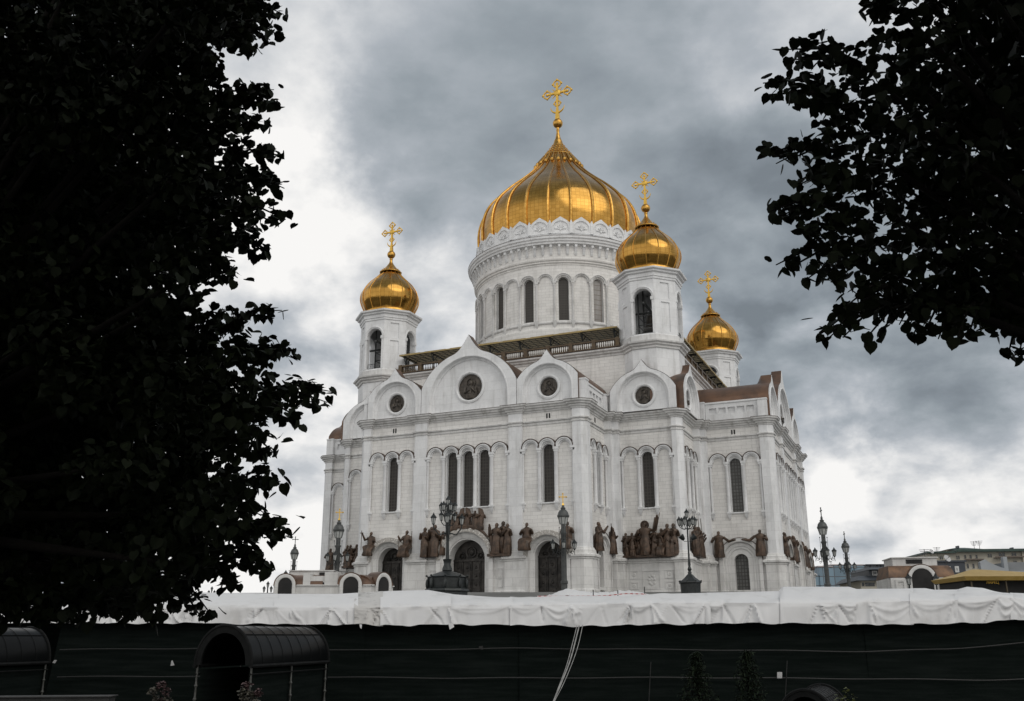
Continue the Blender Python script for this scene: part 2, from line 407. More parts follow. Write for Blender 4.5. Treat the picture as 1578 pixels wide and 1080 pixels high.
def arcade(fr, c, n, step, ro, spring, wins, parent, m=PANE, edge=True):
    """row of blind arches on colonnettes, windows under the arches listed in wins"""
    f = MB().frame(*fr)
    xs = [c + (i - (n - 1) / 2) * step for i in range(n)]
    for x in xs:
        f.archprof(x, [(ro, .0), (ro, .56), (ro - .15, .60), (ro - .19, .46), (ro - .36, .42), (ro - .40, .2), (ro - .52, .16), (ro - .52, -.06)], spring, None, 18)
        for j, sgn in ((0, -1), (1, 1)): pass
    # spandrel strip closes the valleys between two hoods
    cols = [xs[0] - step / 2] + [x + step / 2 for x in xs]
    for k, x in enumerate(cols):
        end = k in (0, len(cols) - 1)
        f.box(x - .36, x + .36, -.05, .58, spring - .34, spring + .06)                      # abacus
        f.box(x - .29, x + .29, -.05, .50, spring - .62, spring - .34)
        f.X_save = f.X
        if not end or True:
            rr = .26 if not end else .17
            top, bot = spring - .62, 12.1
            ring = [(rr * math.cos(2 * PI * j / 10), rr * math.sin(2 * PI * j / 10)) for j in range(10)]
            f.loft([[(x + a * q, .24 + b * q, z) for a, b in ring] for q, z in ((1.25, bot), (1.0, bot + .3), (1.0, top - .15), (1.3, top))])
        f.box(x - .33, x + .33, -.05, .54, 11.85, 12.12)
        f.loft([[(x + dx * q, dy, z) for dx, dy in ((-.24, -.05), (.24, -.05), (.28, .05 + .40 * q), (-.28, .05 + .40 * q))] for q, z in ((1, 11.85), (.85, 11.5), (.45, 11.2), (.3, 11.05))])
    o = f.build('blind_arcade', MARB, parent)
    for i in wins: window(fr, xs[i], .84, 12.05, 19.17, parent, m)
    # thin dark flashing on top of the hoods
    f = MB().frame(*fr)
    for x in xs: f.archprof(x, [(ro + .012, .0), (ro + .11, .0), (ro + .11, .64), (ro + .012, .62)], spring, None, 18)
    f.build('flashing', COPDK, o)
    return xs
def wall_bay(mb, fr, s0, s1, z0, z1, holes):
    mb.frame(*fr); mb.plate([(s0, z0), (s1, z0), (s1, z1), (s0, z1)], holes, -.6, 0.0); mb.X = None

FR_S = ((0, -38.7), (1, 0)); FR_E = ((38.7, 0), (0, 1)); FR_W = ((-38.7, 0), (0, -1)); FR_N = ((0, 38.7), (-1, 0))
FR_SE_SIDE = ((17.2, -33.4), (0, 1)); FR_ES_SIDE = ((33.4, -17.2), (1, 0)); FR_WS_SIDE = ((-33.4, -17.2), (1, 0))
FR_BSE = ((23.0, -27.7), (1, 0)); FR_BE = ((27.7, -23.0), (0, 1)); FR_BSW = ((-23.0, -27.7), (1, 0))
SP = 19.48
def wh(c): return arch_hole(c, .90, 11.95, 19.17)
lw = MB()
# plain wall faces straight from the plan; window bays are replaced by plates with real openings
bays = {}
def reg(fr, s0, s1, holes):
    O, e = fr; a = (O[0] + e[0] * s0, O[1] + e[1] * s0); b = (O[0] + e[0] * s1, O[1] + e[1] * s1)
    bays[(round(a[0], 1), round(a[1], 1), round(b[0], 1), round(b[1], 1))] = (fr, s0, s1, holes)
for fr in (FR_S, FR_E):
    reg(fr, -15.9, -8.45, [wh(-12.18), arch_hole(-12.1, 2.3, .0, 4.95)]); reg(fr, 8.45, 15.9, [wh(12.18), arch_hole(12.1, 2.3, .0, 4.95)])
    reg(fr, -6.45, 6.45, [wh(-2.52), wh(0), wh(2.52), arch_hole(0, 3.05, .0, 4.85)])
for fr in (FR_SE_SIDE, FR_ES_SIDE, FR_WS_SIDE):
    sgn = -1 if fr is FR_WS_SIDE else 1
    s0, s1 = (-3.9, 3.9)
    reg(fr, s0, s1, [wh(0), arch_hole(0, 1.2, .85, 5.2)])
for fr in (FR_BSE, FR_BE, FR_BSW): reg(fr, -3.8, 3.8, [wh(0)])
pils = [MB()]; n = len(PLAN)
for i in range(n):
    a, b = PLAN[i], PLAN[(i + 1) % n]
    L = math.hypot(b[0] - a[0], b[1] - a[1])
    key = (round(a[0], 1), round(a[1], 1), round(b[0], 1), round(b[1], 1)); hit = None
    for kk, vv in bays.items():
        if all(abs(p - q) < .16 for p, q in zip(kk, key)): hit = vv
    if hit:
        if pils[-1].F: pils.append(MB())
        fr, s0, s1, holes = hit
        e = fr[1]; s0 = (a[0] - fr[0][0]) * e[0] + (a[1] - fr[0][1]) * e[1]; s1 = (b[0] - fr[0][0]) * e[0] + (b[1] - fr[0][1]) * e[1]
        lo = 0 if any(h[0][1] < 5 for h in holes) else -.4
        wall_bay(lw, fr, s0, s1, -.4, 25.0, [[(p, max(q, -.39)) for p, q in h] for h in holes]); lw.X = None
    else:
        tgt = lw if L > 5 else pils[-1]
        if L > 5 and pils[-1].F: pils.append(MB())
        tgt.F.append([tgt.v((a[0], a[1], -.4)), tgt.v((b[0], b[1], -.4)), tgt.v((b[0], b[1], 25.0)), tgt.v((a[0], a[1], 25.0))])
lw.X = None
walls = lw.build('wall', LIME, CATH, smooth=False)
for q in pils:
    if q.F: q.build('pilaster', MARB, CATH, smooth=False)
# mouldings that run round the whole plan
CROP = [(0.0, 24.55), (.12, 24.6), (.16, 24.78), (.34, 24.86), (.38, 25.05), (.62, 25.16), (.66, 25.36), (.86, 25.45), (.9, 25.62), (.84, 25.72), (.0, 25.86), (-1.2, 25.86)]
f = MB(); f.mould(PLAN, CROP); f.build('cornice', MOLD, CATH, smooth=False)
f = MB(); f.mould(PLAN, [(.60, 25.735), (.93, 25.70), (.93, 25.745), (.2, 25.875)]); f.build('cornice_flashing', COPDK, CATH, smooth=False)
f = MB(); f.mould(PLAN, [(0, 22.75), (.1, 22.78), (.12, 22.95), (.06, 23.0), (.06, 23.12), (.24, 23.2), (.26, 23.36), (.05, 23.45), (.0, 23.46)]); f.build('string_course', MOLD, CATH, smooth=False)
f = MB(); f.mould(PLAN, [(.55, -.4), (.55, .5), (.42, .62), (.40, 4.35), (.5, 4.42), (.52, 4.6), (.74, 4.7), (.76, 4.95), (.5, 5.12), (.34, 5.16), (.30, 5.55), (.16, 5.72), (.12, 5.9), (.0, 5.98)]); BASEPROF = f
plinth_segments = f
# the plinth is broken where the portals stand: build it per run between portals
def run(points): 
    m_ = MB(); m_.mould(points, [(.55, -.4), (.55, .5), (.42, .62), (.40, 4.35), (.5, 4.42), (.52, 4.6), (.74, 4.7), (.76, 4.95), (.5, 5.12), (.34, 5.16), (.30, 5.55), (.16, 5.72), (.12, 5.9), (.0, 5.98)], closed=False); return m_
def portal_cuts():
    cuts = []
    for fr in (FR_S, FR_E):
        cuts += [(fr, -12.1, 3.0), (fr, 0, 4.0), (fr, 12.1, 3.0)]
    for fr in (FR_SE_SIDE, FR_ES_SIDE, FR_WS_SIDE): cuts.append((fr, 0, 2.75))
    return cuts
CUTS = portal_cuts(); runs = [[]]
for i in range(n):
    a, b = PLAN[i], PLAN[(i + 1) % n]; runs[-1].append(a)
    ev = []
    for fr, c, hw in CUTS:
        O, e = fr; p0 = (O[0] + e[0] * (c - hw), O[1] + e[1] * (c - hw)); p1 = (O[0] + e[0] * (c + hw), O[1] + e[1] * (c + hw))
        d = (b[0] - a[0], b[1] - a[1]); L = math.hypot(*d); d = (d[0] / L, d[1] / L)
        t0 = (p0[0] - a[0]) * d[0] + (p0[1] - a[1]) * d[1]; t1 = (p1[0] - a[0]) * d[0] + (p1[1] - a[1]) * d[1]
        off = abs((p0[0] - a[0]) * d[1] - (p0[1] - a[1]) * d[0])
        if off < .05 and 0 < t0 < L and 0 < t1 < L: ev.append((p0, p1))
    for p0, p1 in ev: runs[-1].append(p0); runs.append([p1])
runs[-1].append(PLAN[0])
runs[-1] = runs[-1][:-1] + runs[0]; runs = runs[1:]
pl = MB()
for r_ in runs:
    if len(r_) > 1:
        q = run(r_); k = len(pl.V); pl.V += q.V; pl.F += [[i + k for i in ff] for ff in q.F]
pl.build('plinth', BASE, CATH, smooth=False)
# slit vents in the frieze
for fr, cs in ((FR_S, (-12.2, 12.2)), (FR_E, (-12.2, 12.2)), (FR_ES_SIDE, (0,)), (FR_SE_SIDE, (0,))):
    for c in cs:
        f = MB().frame(*fr)
        for d in (-.26, .12): f.box(c + d, c + d + .22, -.1, .02, 23.62, 24.3)
        f.build('frieze_vent', SLATE, CATH, smooth=False)
# flat roof under the gables
f = MB(); t = tessellate_polygon([[Vector((x, y, 0)) for x, y in PLAN]]); i_ = [f.v((x * .985, y * .985, 25.83)) for x, y in PLAN]
for q in t: f.F.append([i_[k] for k in q])
f.build('roof', COPDK, CATH, smooth=False)

# ---- arcades and windows
for fr in (FR_S, FR_E):
    for c in (-12.18, 12.18): arcade(fr, c, 3, 2.44, 1.24, SP, (1,), CATH)
    arcade(fr, 0, 5, 2.52, 1.27, SP, (1, 2, 3), CATH)
for fr, m in ((FR_SE_SIDE, PANE), (FR_ES_SIDE, PANE2), (FR_WS_SIDE, PANE), (FR_BSE, PANE), (FR_BE, PANE), (FR_BSW, PANE)): arcade(fr, 0, 3, 2.44, 1.24, SP, (1,), CATH, m)

# ---- portals
ORN, ot, ob_ = mat('carved_ornament_band', (.66, .65, .63), .6)
_tc = ot.add('ShaderNodeTexCoord'); _vo = ot.add('ShaderNodeTexVoronoi'); _vo.inputs['Scale'].default_value = 4.2; ot.link(_tc.outputs['Object'], _vo.inputs['Vector'])
ot.link(ot.mix(ot.smooth(_vo.outputs['Distance'], .15, .45), (.68, .66, .63), (.36, .34, .31)), ob_.inputs['Base Color']); bump(ot, ob_, _vo.outputs['Distance'], .8, .08)
def portal(fr, c, r, ro, sp, rec, door=True):
    f = MB().frame(*fr)
    rb = ro - (.62 if door else .5)
    f.archprof(c, [(ro, -.05), (ro, .95), (rb, .95)], sp, -.4, 30)
    f.archprof(c, [(rb, .9), (rb - .1, .72), (rb - .12, .55), (r + .22, .30), (r + .18, .18), (r, .14), (r, -rec)], sp, -.4, 30)
    o = f.build('portal' if door else 'window_surround', BASE, CATH)
    f = MB().frame(*fr); f.archprof(c, [(ro + .03, .2), (ro + .05, 1.0), (ro - .04, 1.03), (rb + .06, 1.03), (rb + .02, .97)], sp, None, 40)
    if door: f.build('ornament_band', ORN, o)
    else:
        f = MB().frame(*fr); f.archprof(c, [(ro + .01, .0), (ro + .08, .0), (ro + .08, 1.0), (ro + .01, 1.0)], sp, None, 30); f.build('flashing', COPDK, o)
    f = MB().frame(*fr)
    f.plate(arch_hole(c, r + .05, -.39 if door else 1.0, sp), [], -rec - .1, -rec + .02, sides=False)
    if not door: f.build('pane', PANE2, o, smooth=False); return o
    # bronze door: leaves with raised panels and rosettes
    g2 = MB().frame(*fr)
    d0 = -rec + .02
    nlv = 4 if r > 2.4 else 3
    wv = 2 * r / nlv
    for k in range(nlv):
        x0 = c - r + wv * k
        g2.box(x0 - .05, x0 + .05, d0, d0 + .14, -.3, sp + .2)
        for z in range(4):
            z0 = .0 + z * 1.15
            g2.box(x0 + .18, x0 + wv - .18, d0, d0 + .08, z0, z0 + .92)
            g2.ball((x0 + wv / 2, d0 + .1, z0 + .46), (.2, .12, .2), 10, 6)
    g2.box(c - r, c + r, d0, d0 + .2, sp - .12, sp + .16)
    for q in ((0, r * .42, r * .26), (-r * .52, r * .22, r * .16), (r * .52, r * .22, r * .16)):
        ring = [(q[0] + c + q[2] * math.cos(2 * PI * j / 20), d0 + .12, sp + q[1] + q[2] * math.sin(2 * PI * j / 20)) for j in range(21)]
        g2.tube(ring, .09, 6); g2.ball((c + q[0], d0 + .05, sp + q[1]), (q[2] * .6, .16, q[2] * .7), 10, 6)
    kk = len(f.V); f.V += g2.V; f.F += [[i + kk for i in ff] for ff in g2.F]
    f.build('door', DOORM, o, smooth=True)
    return o
for fr in (FR_S, FR_E):
    portal(fr, 0, 2.75, 4.3, 4.85, 1.5)
    for c in (-12.1, 12.1): portal(fr, c, 2.0, 3.3, 4.95, 1.2)
for fr in (FR_SE_SIDE, FR_ES_SIDE, FR_WS_SIDE): portal(fr, 0, .98, 3.05, 5.2, .55, False)
# inner stepped arch round the lower windows of the arm sides
for fr in (FR_SE_SIDE, FR_ES_SIDE):
    f = MB().frame(*fr)
    f.archprof(0, [(2.5, .3), (2.5, .62), (2.1, .62), (2.05, .5), (1.75, .5), (1.7, .36), (1.0, .36), (.98, -.5)], 5.05, -.4, 24)
    f.box(-1.3, 1.3, 0, .5, .62, .98)
    f.build('inner_arch', BASE, CATH)
# carved panels on the plinth under the great relief and beside the main door
for fr, cs in ((FR_BSE, [(0, 1.25, .9, 3.4), (-2.5, .62, .9, 1.9), (-2.5, .62, 2.3, 3.4), (2.5, .62, .9, 1.9), (2.5, .62, 2.3, 3.4)]), (FR_S, [(-5.15, .42, 1.0, 3.6), (5.15, .42, 1.0, 3.6)])):
    for c, hw, z0, z1 in cs:
        f = MB().frame(*fr); o0 = .40
        f.plate([(c - hw, z0), (c + hw, z0), (c + hw, z1), (c - hw, z1)], [[(c - hw + .12, z0 + .12), (c + hw - .12, z0 + .12), (c + hw - .12, z1 - .12), (c - hw + .12, z1 - .12)]], o0, o0 + .09)
        rr = min(hw, (z1 - z0) / 2) * .55; zc = (z0 + z1) / 2
        for k in range(8):
            a = k * PI / 4; f.ball((c + rr * .55 * math.cos(a), o0 + .02, zc + rr * .55 * math.sin(a) * (1.6 if z1 - z0 > 2.2 else 1)), (rr * .34, .08, rr * .34), 8, 6)
        f.ball((c, o0 + .02, zc), (rr * .3, .1, rr * .3), 8, 6)
        f.build('carved_panel', BASE, CATH)

# ---- gables (kokoshniks) with bronze medallions and copper vaults behind
def ogee(c, r, zc, tip, base, n=72, th0=R(19), grow=0.0, clip=99.0, ex=2.45):
    pts = [(c - min(r, clip) - grow, base)]
    for j in range(n + 1):
        th = -PI / 2 + PI * j / n            # from left horizon over the top to the right
        k = max(0, 1 - abs(th) / th0); rad = r + grow + (tip - zc - r) * k ** ex
        x = max(-clip - grow, min(clip + grow, rad * math.sin(th))); z = max(zc + rad * math.cos(th), base)
        if z > base + .01: pts.append((c + x, z))
    pts.append((c + min(r, clip) + grow, base))
    return pts
def figure_relief(f, c, z, r, o):
    """half-length figure with halo inside a medallion"""
    f.ball((c, o, z + r * .34), (r * .2, r * .16, r * .25), 10, 8)
    f.tube([(c + r * .34 * math.cos(2 * PI * j / 20), o, z + r * .34 + r * .36 * math.sin(2 * PI * j / 20)) for j in range(21)], r * .05, 6)
    f.loft([[(c + w_ * r * math.cos(2 * PI * j / 14) * (1 + .05 * math.sin(5 * j)), o + d_ * r * math.sin(2 * PI * j / 14), z + h_ * r) for j in range(14)] for h_, w_, d_ in ((-.88, .40, .18), (-.55, .56, .26), (-.2, .5, .22), (.02, .42, .18), (.14, .16, .12))])
    f.tube([(c - r * .42, o + r * .1, z - r * .05), (c - r * .36, o + r * .24, z - r * .42), (c + r * .05, o + r * .3, z - r * .28)], [r * .12, r * .11, r * .07], 8)
    f.tube([(c + r * .42, o + r * .1, z - r * .05), (c + r * .44, o + r * .22, z - r * .42), (c + r * .16, o + r * .3, z - r * .1)], [r * .12, r * .11, r * .07], 8)
    f.box(c - r * .1, c + r * .2, o + r * .1, o + r * .3, z - r * .5, z - r * .2)
def gable(fr, c, r, zc, tip, ri, zi, med, zm, depth, detail=True, clip=99.0):
    f = MB().frame(*fr); base = 25.80
    out = ogee(c, r, zc, tip, base, clip=clip)
    inn = [(c - ri, base + .02)] + [(c + ri * math.sin(-PI / 2 + PI * j / 40), zi + ri * math.cos(-PI / 2 + PI * j / 40)) for j in range(41)] + [(c + ri, base + .02)]
    f.plate(out, [inn], -.35, .35, back=False)
    # stepped reveal round the field
    f.archprof(c, [(ri + .02, .30), (ri - .1, .14), (ri - .14, -.1), (ri - .36, -.22), (ri - .42, -.40)], zi, base, 40)
    f.archprof(c, [(ri + .22, .34), (ri + .20, .41), (ri + .06, .41), (ri + .02, .30)], zi, base, 40)
    fld = [(c - ri, base)] + [(c + ri * math.sin(-PI / 2 + PI * j / 30), zi + ri * math.cos(-PI / 2 + PI * j / 30)) for j in range(31)] + [(c + ri, base)]
    hole = [(c + med * math.cos(2 * PI * j / 36), zm + med * math.sin(2 * PI * j / 36)) for j in range(36)]
    f.plate(fld, [hole], -.7, -.38)
    ring = [(med + .42, -.4), (med + .42, -.22), (med + .2, -.14), (med + .05, -.22), (med, -.28), (med - .02, -.7)]
    rows = [[f.v((c + q * math.cos(2 * PI * j / 36), o, zm + q * math.sin(2 * PI * j / 36))) for j in range(36)] for q, o in ring]
    for a, b in zip(rows[:-1], rows[1:]):
        for j in range(36): f.F.append([a[j], a[(j + 1) % 36], b[(j + 1) % 36], b[j]])
    go = f.build('gable', MARB, CATH)
    if detail:
        f = MB().frame(*fr)
        f.plate([(c + (med + .05) * math.cos(2 * PI * j / 36), zm + (med + .05) * math.sin(2 * PI * j / 36)) for j in range(36)], [], -.72, -.66, sides=False)
        figure_relief(f, c, zm, med, -.60); f.build('medallion', BRONZD, go)
    # copper vault: thick ogee hood at the front, plain barrel behind it
    f = MB().frame(*fr)
    A = ogee(c, r, zc, tip, base, 48, grow=.07, clip=clip); B = ogee(c, r, zc, zc + r, base, 48, grow=.05, clip=clip)
    ra = [(p[0], -.36, p[1]) for p in A]; ra0 = [(p[0], .30, p[1]) for p in A]; rb = [(p[0], -1.3, p[1]) for p in A]; rc_ = [(p[0], -2.0, p[1]) for p in B]; rd_ = [(p[0], -depth, p[1]) for p in B]
    for P0, P1 in ((ra0, ra), (ra, rb), (rb, rc_), (rc_, rd_)):
        i0 = [f.v(p) for p in P0]; i1 = [f.v(p) for p in P1]
        for j in range(len(i0) - 1): f.F.append([i0[j], i0[j + 1], i1[j + 1], i1[j]])
    f.build('copper_vault', COPPER, go)
    return go
for fr in (FR_S, FR_E, FR_W, FR_N):
    dt = fr in (FR_S, FR_E)
    gable(fr, 0, 8.25, 26.55, 37.2, 6.2, 27.7, 1.95, 29.45, 12.6, dt, 7.6)
    for c in (-12.22, 12.22): gable(fr, c, 5.4, 26.6, 33.45, 3.6, 27.75, 1.36, 28.2, 12.6, dt, 4.55)
for i_, (O_, e_) in enumerate((((23.0, -28.5), (1, 0)), ((28.5, -23.0), (0, 1)), ((-23.0, -28.5), (1, 0)), ((-28.5, -23.0), (0, -1)), ((28.5, 23.0), (0, 1)), ((23.0, 28.5), (-1, 0)), ((-23.0, 28.5), (-1, 0)), ((-28.5, 23.0), (0, -1)))):
    gable((O_, e_), 0, 5.5, 26.5, 33.4, 3.75, 27.75, 1.36, 28.2, 4.6, i_ < 3, 4.9)
# ---- parapets with sunk panels along the sides of the arms, and piers at the corners
for k in range(4):
    for sgn in (1, -1):
        f = MB(); c_, s_ = (1, 0, -1, 0)[k], (0, 1, 0, -1)[k]
        O = (17.2 * sgn, -33.4); e = (0, sgn)
        O = (O[0] * c_ - O[1] * s_, O[0] * s_ + O[1] * c_); e = (e[0] * c_ - e[1] * s_, e[0] * s_ + e[1] * c_)
        f.frame(O, e)
        hs = [[(x - .55, 26.9), (x + .55, 26.9), (x + .55, 27.85), (x - .55, 27.85)] for x in (-2.8, -1.4, 0, 1.4, 2.8)]
        f.plate([(-3.9, 25.8), (3.9, 25.8), (3.9, 28.5), (-3.9, 28.5)], hs, -.3, .0, back=False)
        f.box(-3.9, 3.9, -.6, -.29, 25.8, 28.5); f.box(-3.9, 3.9, -.5, .14, 28.52, 28.78)
        f.box(-5.3, -3.95, -.9, .55, 25.8, 28.62); f.box(-5.34, -3.9, -.95, .62, 28.64, 28.86)
        f.box(3.95, 5.3, -.9, .42, 25.8, 28.45); f.box(3.93, 5.36, -.95, .5, 28.47, 28.68)
        f.build('parapet', MARB, CATH, smooth=False)
# piers beside the gables of the corner blocks
f = MB()
for sx in (1, -1):
    for sy in (1, -1):
        for (x, y) in ((27.35, 27.35), (18.3, 27.9), (27.9, 18.3)):
            f.box(sx * x - .5, sx * x + .5, sy * y - .5, sy * y + .5, 25.8, 28.6); f.box(sx * x - .58, sx * x + .58, sy * y - .58, sy * y + .58, 28.62, 28.8)
f.build('corner_pier', MARB, CATH, smooth=False)

# ---- upper block between the towers
f = MB()
sq = [(-26, -26), (26, -26), (26, 26), (-26, 26)]
for i in range(4):
    a, b = sq[i], sq[(i + 1) % 4]; f.F.append([f.v((a[0], a[1], 25.8)), f.v((b[0], b[1], 25.8)), f.v((b[0], b[1], 35.6)), f.v((a[0], a[1], 35.6))])
f.F.append([f.v((x, y, 36.3)) for x, y in sq])
f.build('upper_wall', LIME, CATH, smooth=False)
LEDGE = [(0, 35.3), (.1, 35.4), (.14, 35.65), (.42, 35.8), (.46, 36.0), (.75, 36.15), (.8, 36.38), (.0, 36.55)]
f = MB(); f.mould(sq, LEDGE); f.build('upper_cornice', MOLD, CATH, smooth=False)
# viewing galleries: balustrade, posts and a flat slatted canopy
def gallery(fr):
    f = MB().frame(*fr)
    f.box(-19.2, 19.2, -5.4, .5, 36.56, 36.62)
    g1 = f.build('gallery_floor', COPDK, CATH, smooth=False)
    f = MB().frame(*fr)
    f.box(-19, 19, .1, .5, 36.65, 36.82); f.box(-19, 19, .05, .55, 37.72, 37.95)
    for k in range(11): x = -18.8 + 3.76 * k; f.box(x - .3, x + .3, .0, .6, 36.63, 38.05)
    for k in range(10):
        for j in range(9):
            x = -18.8 + 3.76 * k + .52 + .34 * j
            ring = [(.09 * math.cos(2 * PI * q / 6), .09 * math.sin(2 * PI * q / 6)) for q in range(6)]
            f.loft([[(x + a * s_, .3 + b * s_, z) for a, b in ring] for s_, z in ((1, 36.82), (1.3, 37.05), (.55, 37.35), (1, 37.72))], close=False)
    f.build('balustrade', OLIVE, g1, smooth=False)
    f = MB().frame(*fr)
    for k in range(8): x = -18.2 + 5.2 * k; f.box(x - .08, x + .08, -.3, -.14, 36.6, 39.6); f.box(x - .07, x + .07, -5.2, .6, 39.42, 39.6)
    for k in range(37): x = -18.4 + 1.03 * k; f.box(x - .035, x + .035, -5.2, .6, 39.5, 39.58)
    for k in range(7): f.box(-18.8, 18.8, -5.1 + .9 * k, -5.03 + .9 * k, 39.53, 39.6)
    for k in range(8):
        x = -18.2 + 5.2 * k; f.tube([(x, -.22, 38.2), (x, -1.6, 39.45)], .06, 5); f.tube([(x, -.22, 38.2), (x, .5, 39.45)], .06, 5)
    f.build('canopy_frame', BLACKI, g1, smooth=False)
    f = MB().frame(*fr); f.face([(-18.9, -5.3, 39.63), (18.9, -5.3, 39.63), (18.9, .66, 39.63), (-18.9, .66, 39.63)]); f.build('canopy_sheet', mat_sheet, g1, smooth=False)
    f = MB().frame(*fr)
    for k in range(8): x = -18.85 + 4.72 * k; f.box(x, x + 3.9, .66, .82, 39.5, 39.78)
    f.box(-18.9, 18.9, .64, .78, 39.54, 39.74); f.build('canopy_edge', TIMBER, g1, smooth=False)
    return g1
mat_sheet, _t, _b = mat('translucent_sheet', (.16, .14, .10), .5)
_tr = _t.add('ShaderNodeBsdfTranslucent'); _tr.inputs[0].default_value = (.17, .145, .10, 1); _mx = _t.add('ShaderNodeMixShader'); _mx.inputs[0].default_value = .6
_t.link(_b.outputs[0], _mx.inputs[1]); _t.link(_tr.outputs[0], _mx.inputs[2]); _t.link(_mx.outputs[0], _t.n['Material Output'].inputs[0])
for fr in (((0, -26), (1, 0)), ((26, 0), (0, 1)), ((-26, 0), (0, -1))): gallery(fr)

# ---- drum
dr = MB()
DR = 15.75
dr.revolve([(DR + .5, 36.3), (DR + .5, 44.6), (DR + .15, 44.9), (DR, 45.6)], 128)
# wall with 16 windows and 16 blind arches, window holes cut by skipping: the openings are built as curved plates
NW = 16; OFF = R(270 + 22.2)        # a window lies at this bearing
def cylX(rad):
    def X(a, o, h): return ((rad + o) * math.cos(a / rad), (rad + o) * math.sin(a / rad), h)
    return X
step = 2 * PI * DR / 32
dr.X = cylX(DR)
def subdiv(loop, m=.5):
    out = []
    for i, p in enumerate(loop):
        q = loop[(i + 1) % len(loop)]; L = math.hypot(q[0] - p[0], q[1] - p[1]); k = max(1, int(L / m))
        for j in range(k): out.append((p[0] + (q[0] - p[0]) * j / k, p[1] + (q[1] - p[1]) * j / k))
    return out
for k in range(16):
    a = (OFF + k * 2 * PI / NW) * DR
    for sd in (0, 1):
        x0 = a + (step * .5 if sd else -step * .5); x1 = x0 + step
        c = (x0 + x1) / 2
        holes = [arch_hole(c, .92, 46.25, 53.2)] if not sd else []
        # strips so that the wall follows the curve
        m_ = 6
        if sd:
            for j in range(m_):
                u0, u1 = x0 + step * j / m_, x0 + step * (j + 1) / m_
                dr.face([(u0, 0, 45.6), (u1, 0, 45.6), (u1, 0, 56.3), (u0, 0, 56.3)])
        else:
            xs = [x0, c - .92, c + .92, x1]
            for u0, u1 in ((xs[0], xs[1]), (xs[2], xs[3])):
                for j in range(2):
                    v0, v1 = u0 + (u1 - u0) * j / 2, u0 + (u1 - u0) * (j + 1) / 2
                    dr.face([(v0, 0, 45.6), (v1, 0, 45.6), (v1, 0, 56.3), (v0, 0, 56.3)])
            A = arcpts(c, .92, 53.2, PI, 0, 12)
            for p, q in zip(A[:-1], A[1:]): dr.face([(p[0], 0, p[1]), (q[0], 0, q[1]), (q[0], 0, 56.3), (p[0], 0, 56.3)])
            for u0, u1 in ((c - .92, c), (c, c + .92)): dr.face([(u0, 0, 45.6), (u1, 0, 45.6), (u1, 0, 46.25), (u0, 0, 46.25)])
dr.X = None
dr.revolve([(DR, 56.3), (DR + .1, 56.35), (DR + .12, 56.55), (DR + .32, 56.7), (DR + .34, 56.95), (DR + .55, 57.1), (DR + .6, 57.35), (DR + .5, 57.4), (DR + .5, 59.75)], 128)
drum = dr.build('drum', LIME, CATH, ang=25, uv=('cyl', 0, 0, DR))
for k in range(16):
    c = (OFF + k * 2 * PI / NW) * DR
    f = MB(); f.X = cylX(DR)
    f.archprof(c, [(.92, .0), (.92, -.5), (.86, -.5)], 53.2, 46.25, 14)
    for cc in (c, c + step):
        f.archprof(cc, [(1.52, .0), (1.52, .40), (1.36, .44), (1.32, .3), (1.12, .28), (1.08, .12), (.98, .1), (.98, -.02)], 53.25, None, 16)
        x = cc + step / 2
        f.box(x - .3, x + .3, 0, .42, 52.9, 53.3); f.box(x - .22, x + .22, 0, .34, 52.6, 52.9)
        ring = [(.19 * math.cos(2 * PI * j / 10), .19 * math.sin(2 * PI * j / 10)) for j in range(10)]
        f.loft([[(x + a * q, .16 + b * q, z) for a, b in ring] for q, z in ((1.3, 46.2), (1, 46.5), (1, 52.4), (1.3, 52.6))])
        f.loft([[(x + dx * q, dy, z) for dx, dy in ((-.28, -.05), (.28, -.05), (.28, .08 + .32 * q), (-.28, .08 + .32 * q))] for q, z in ((1.1, 46.2), (1.05, 45.7), (.85, 45.35), (.45, 45.0), (.3, 44.75))])
    wn = f.build('window', MOLD, drum)
    p = MB(); p.X = cylX(DR - .5)
    r_ = (DR - .5) / DR; cc = c * r_
    A = arcpts(cc, .95, 53.2, PI, 0, 12)
    for a, b in zip(A[:-1], A[1:]): p.face([(a[0], 0, 46.2), (b[0], 0, 46.2), (b[0], 0, b[1]), (a[0], 0, a[1])])
    # panes are grandchildren of the cathedral's drum: same level as the frames
    p.build('pane', PANE3 if k == 1 else PANE, drum, smooth=False)
f = MB(); f.revolve([(DR, 45.6), (DR + .25, 45.66), (DR + .3, 45.86), (DR + .16, 45.98), (DR + .1, 46.16), (DR, 46.2)], 128); f.build('sill_ring', MOLD, drum)
f = MB()
f.X = None
f.revolve([(DR + .5, 59.7), (DR + 1.25, 59.85), (DR + 1.3, 60.15), (DR + 1.5, 60.3), (DR + 1.55, 60.6), (DR + 1.75, 60.75), (DR + 1.8, 61.15), (DR + 1.5, 61.3), (DR + .2, 61.45)], 128)
NB = 72
for k in range(NB):
    a = 2 * PI * k / NB * DR; f.X = cylX(DR)
    f.loft([[(a + s_, o, z) for s_, o in ((-.2, .45), (.2, .45), (.2, oo), (-.2, oo))] for z, oo in ((57.95, .62), (58.3, .8), (58.35, .66), (58.75, .86), (58.8, .74), (59.25, 1.0), (59.3, 1.12), (59.75, 1.15))])
f.X = None
f.build('drum_cornice', MARB, drum, ang=25, uv=('cyl', 0, 0, DR))
f = MB(); f.revolve([(DR + 1.6, 61.28), (DR + 1.83, 61.14), (DR + 1.84, 61.2), (DR + 1.4, 61.4)], 128); f.build('cornice_flashing', COPDK, drum)
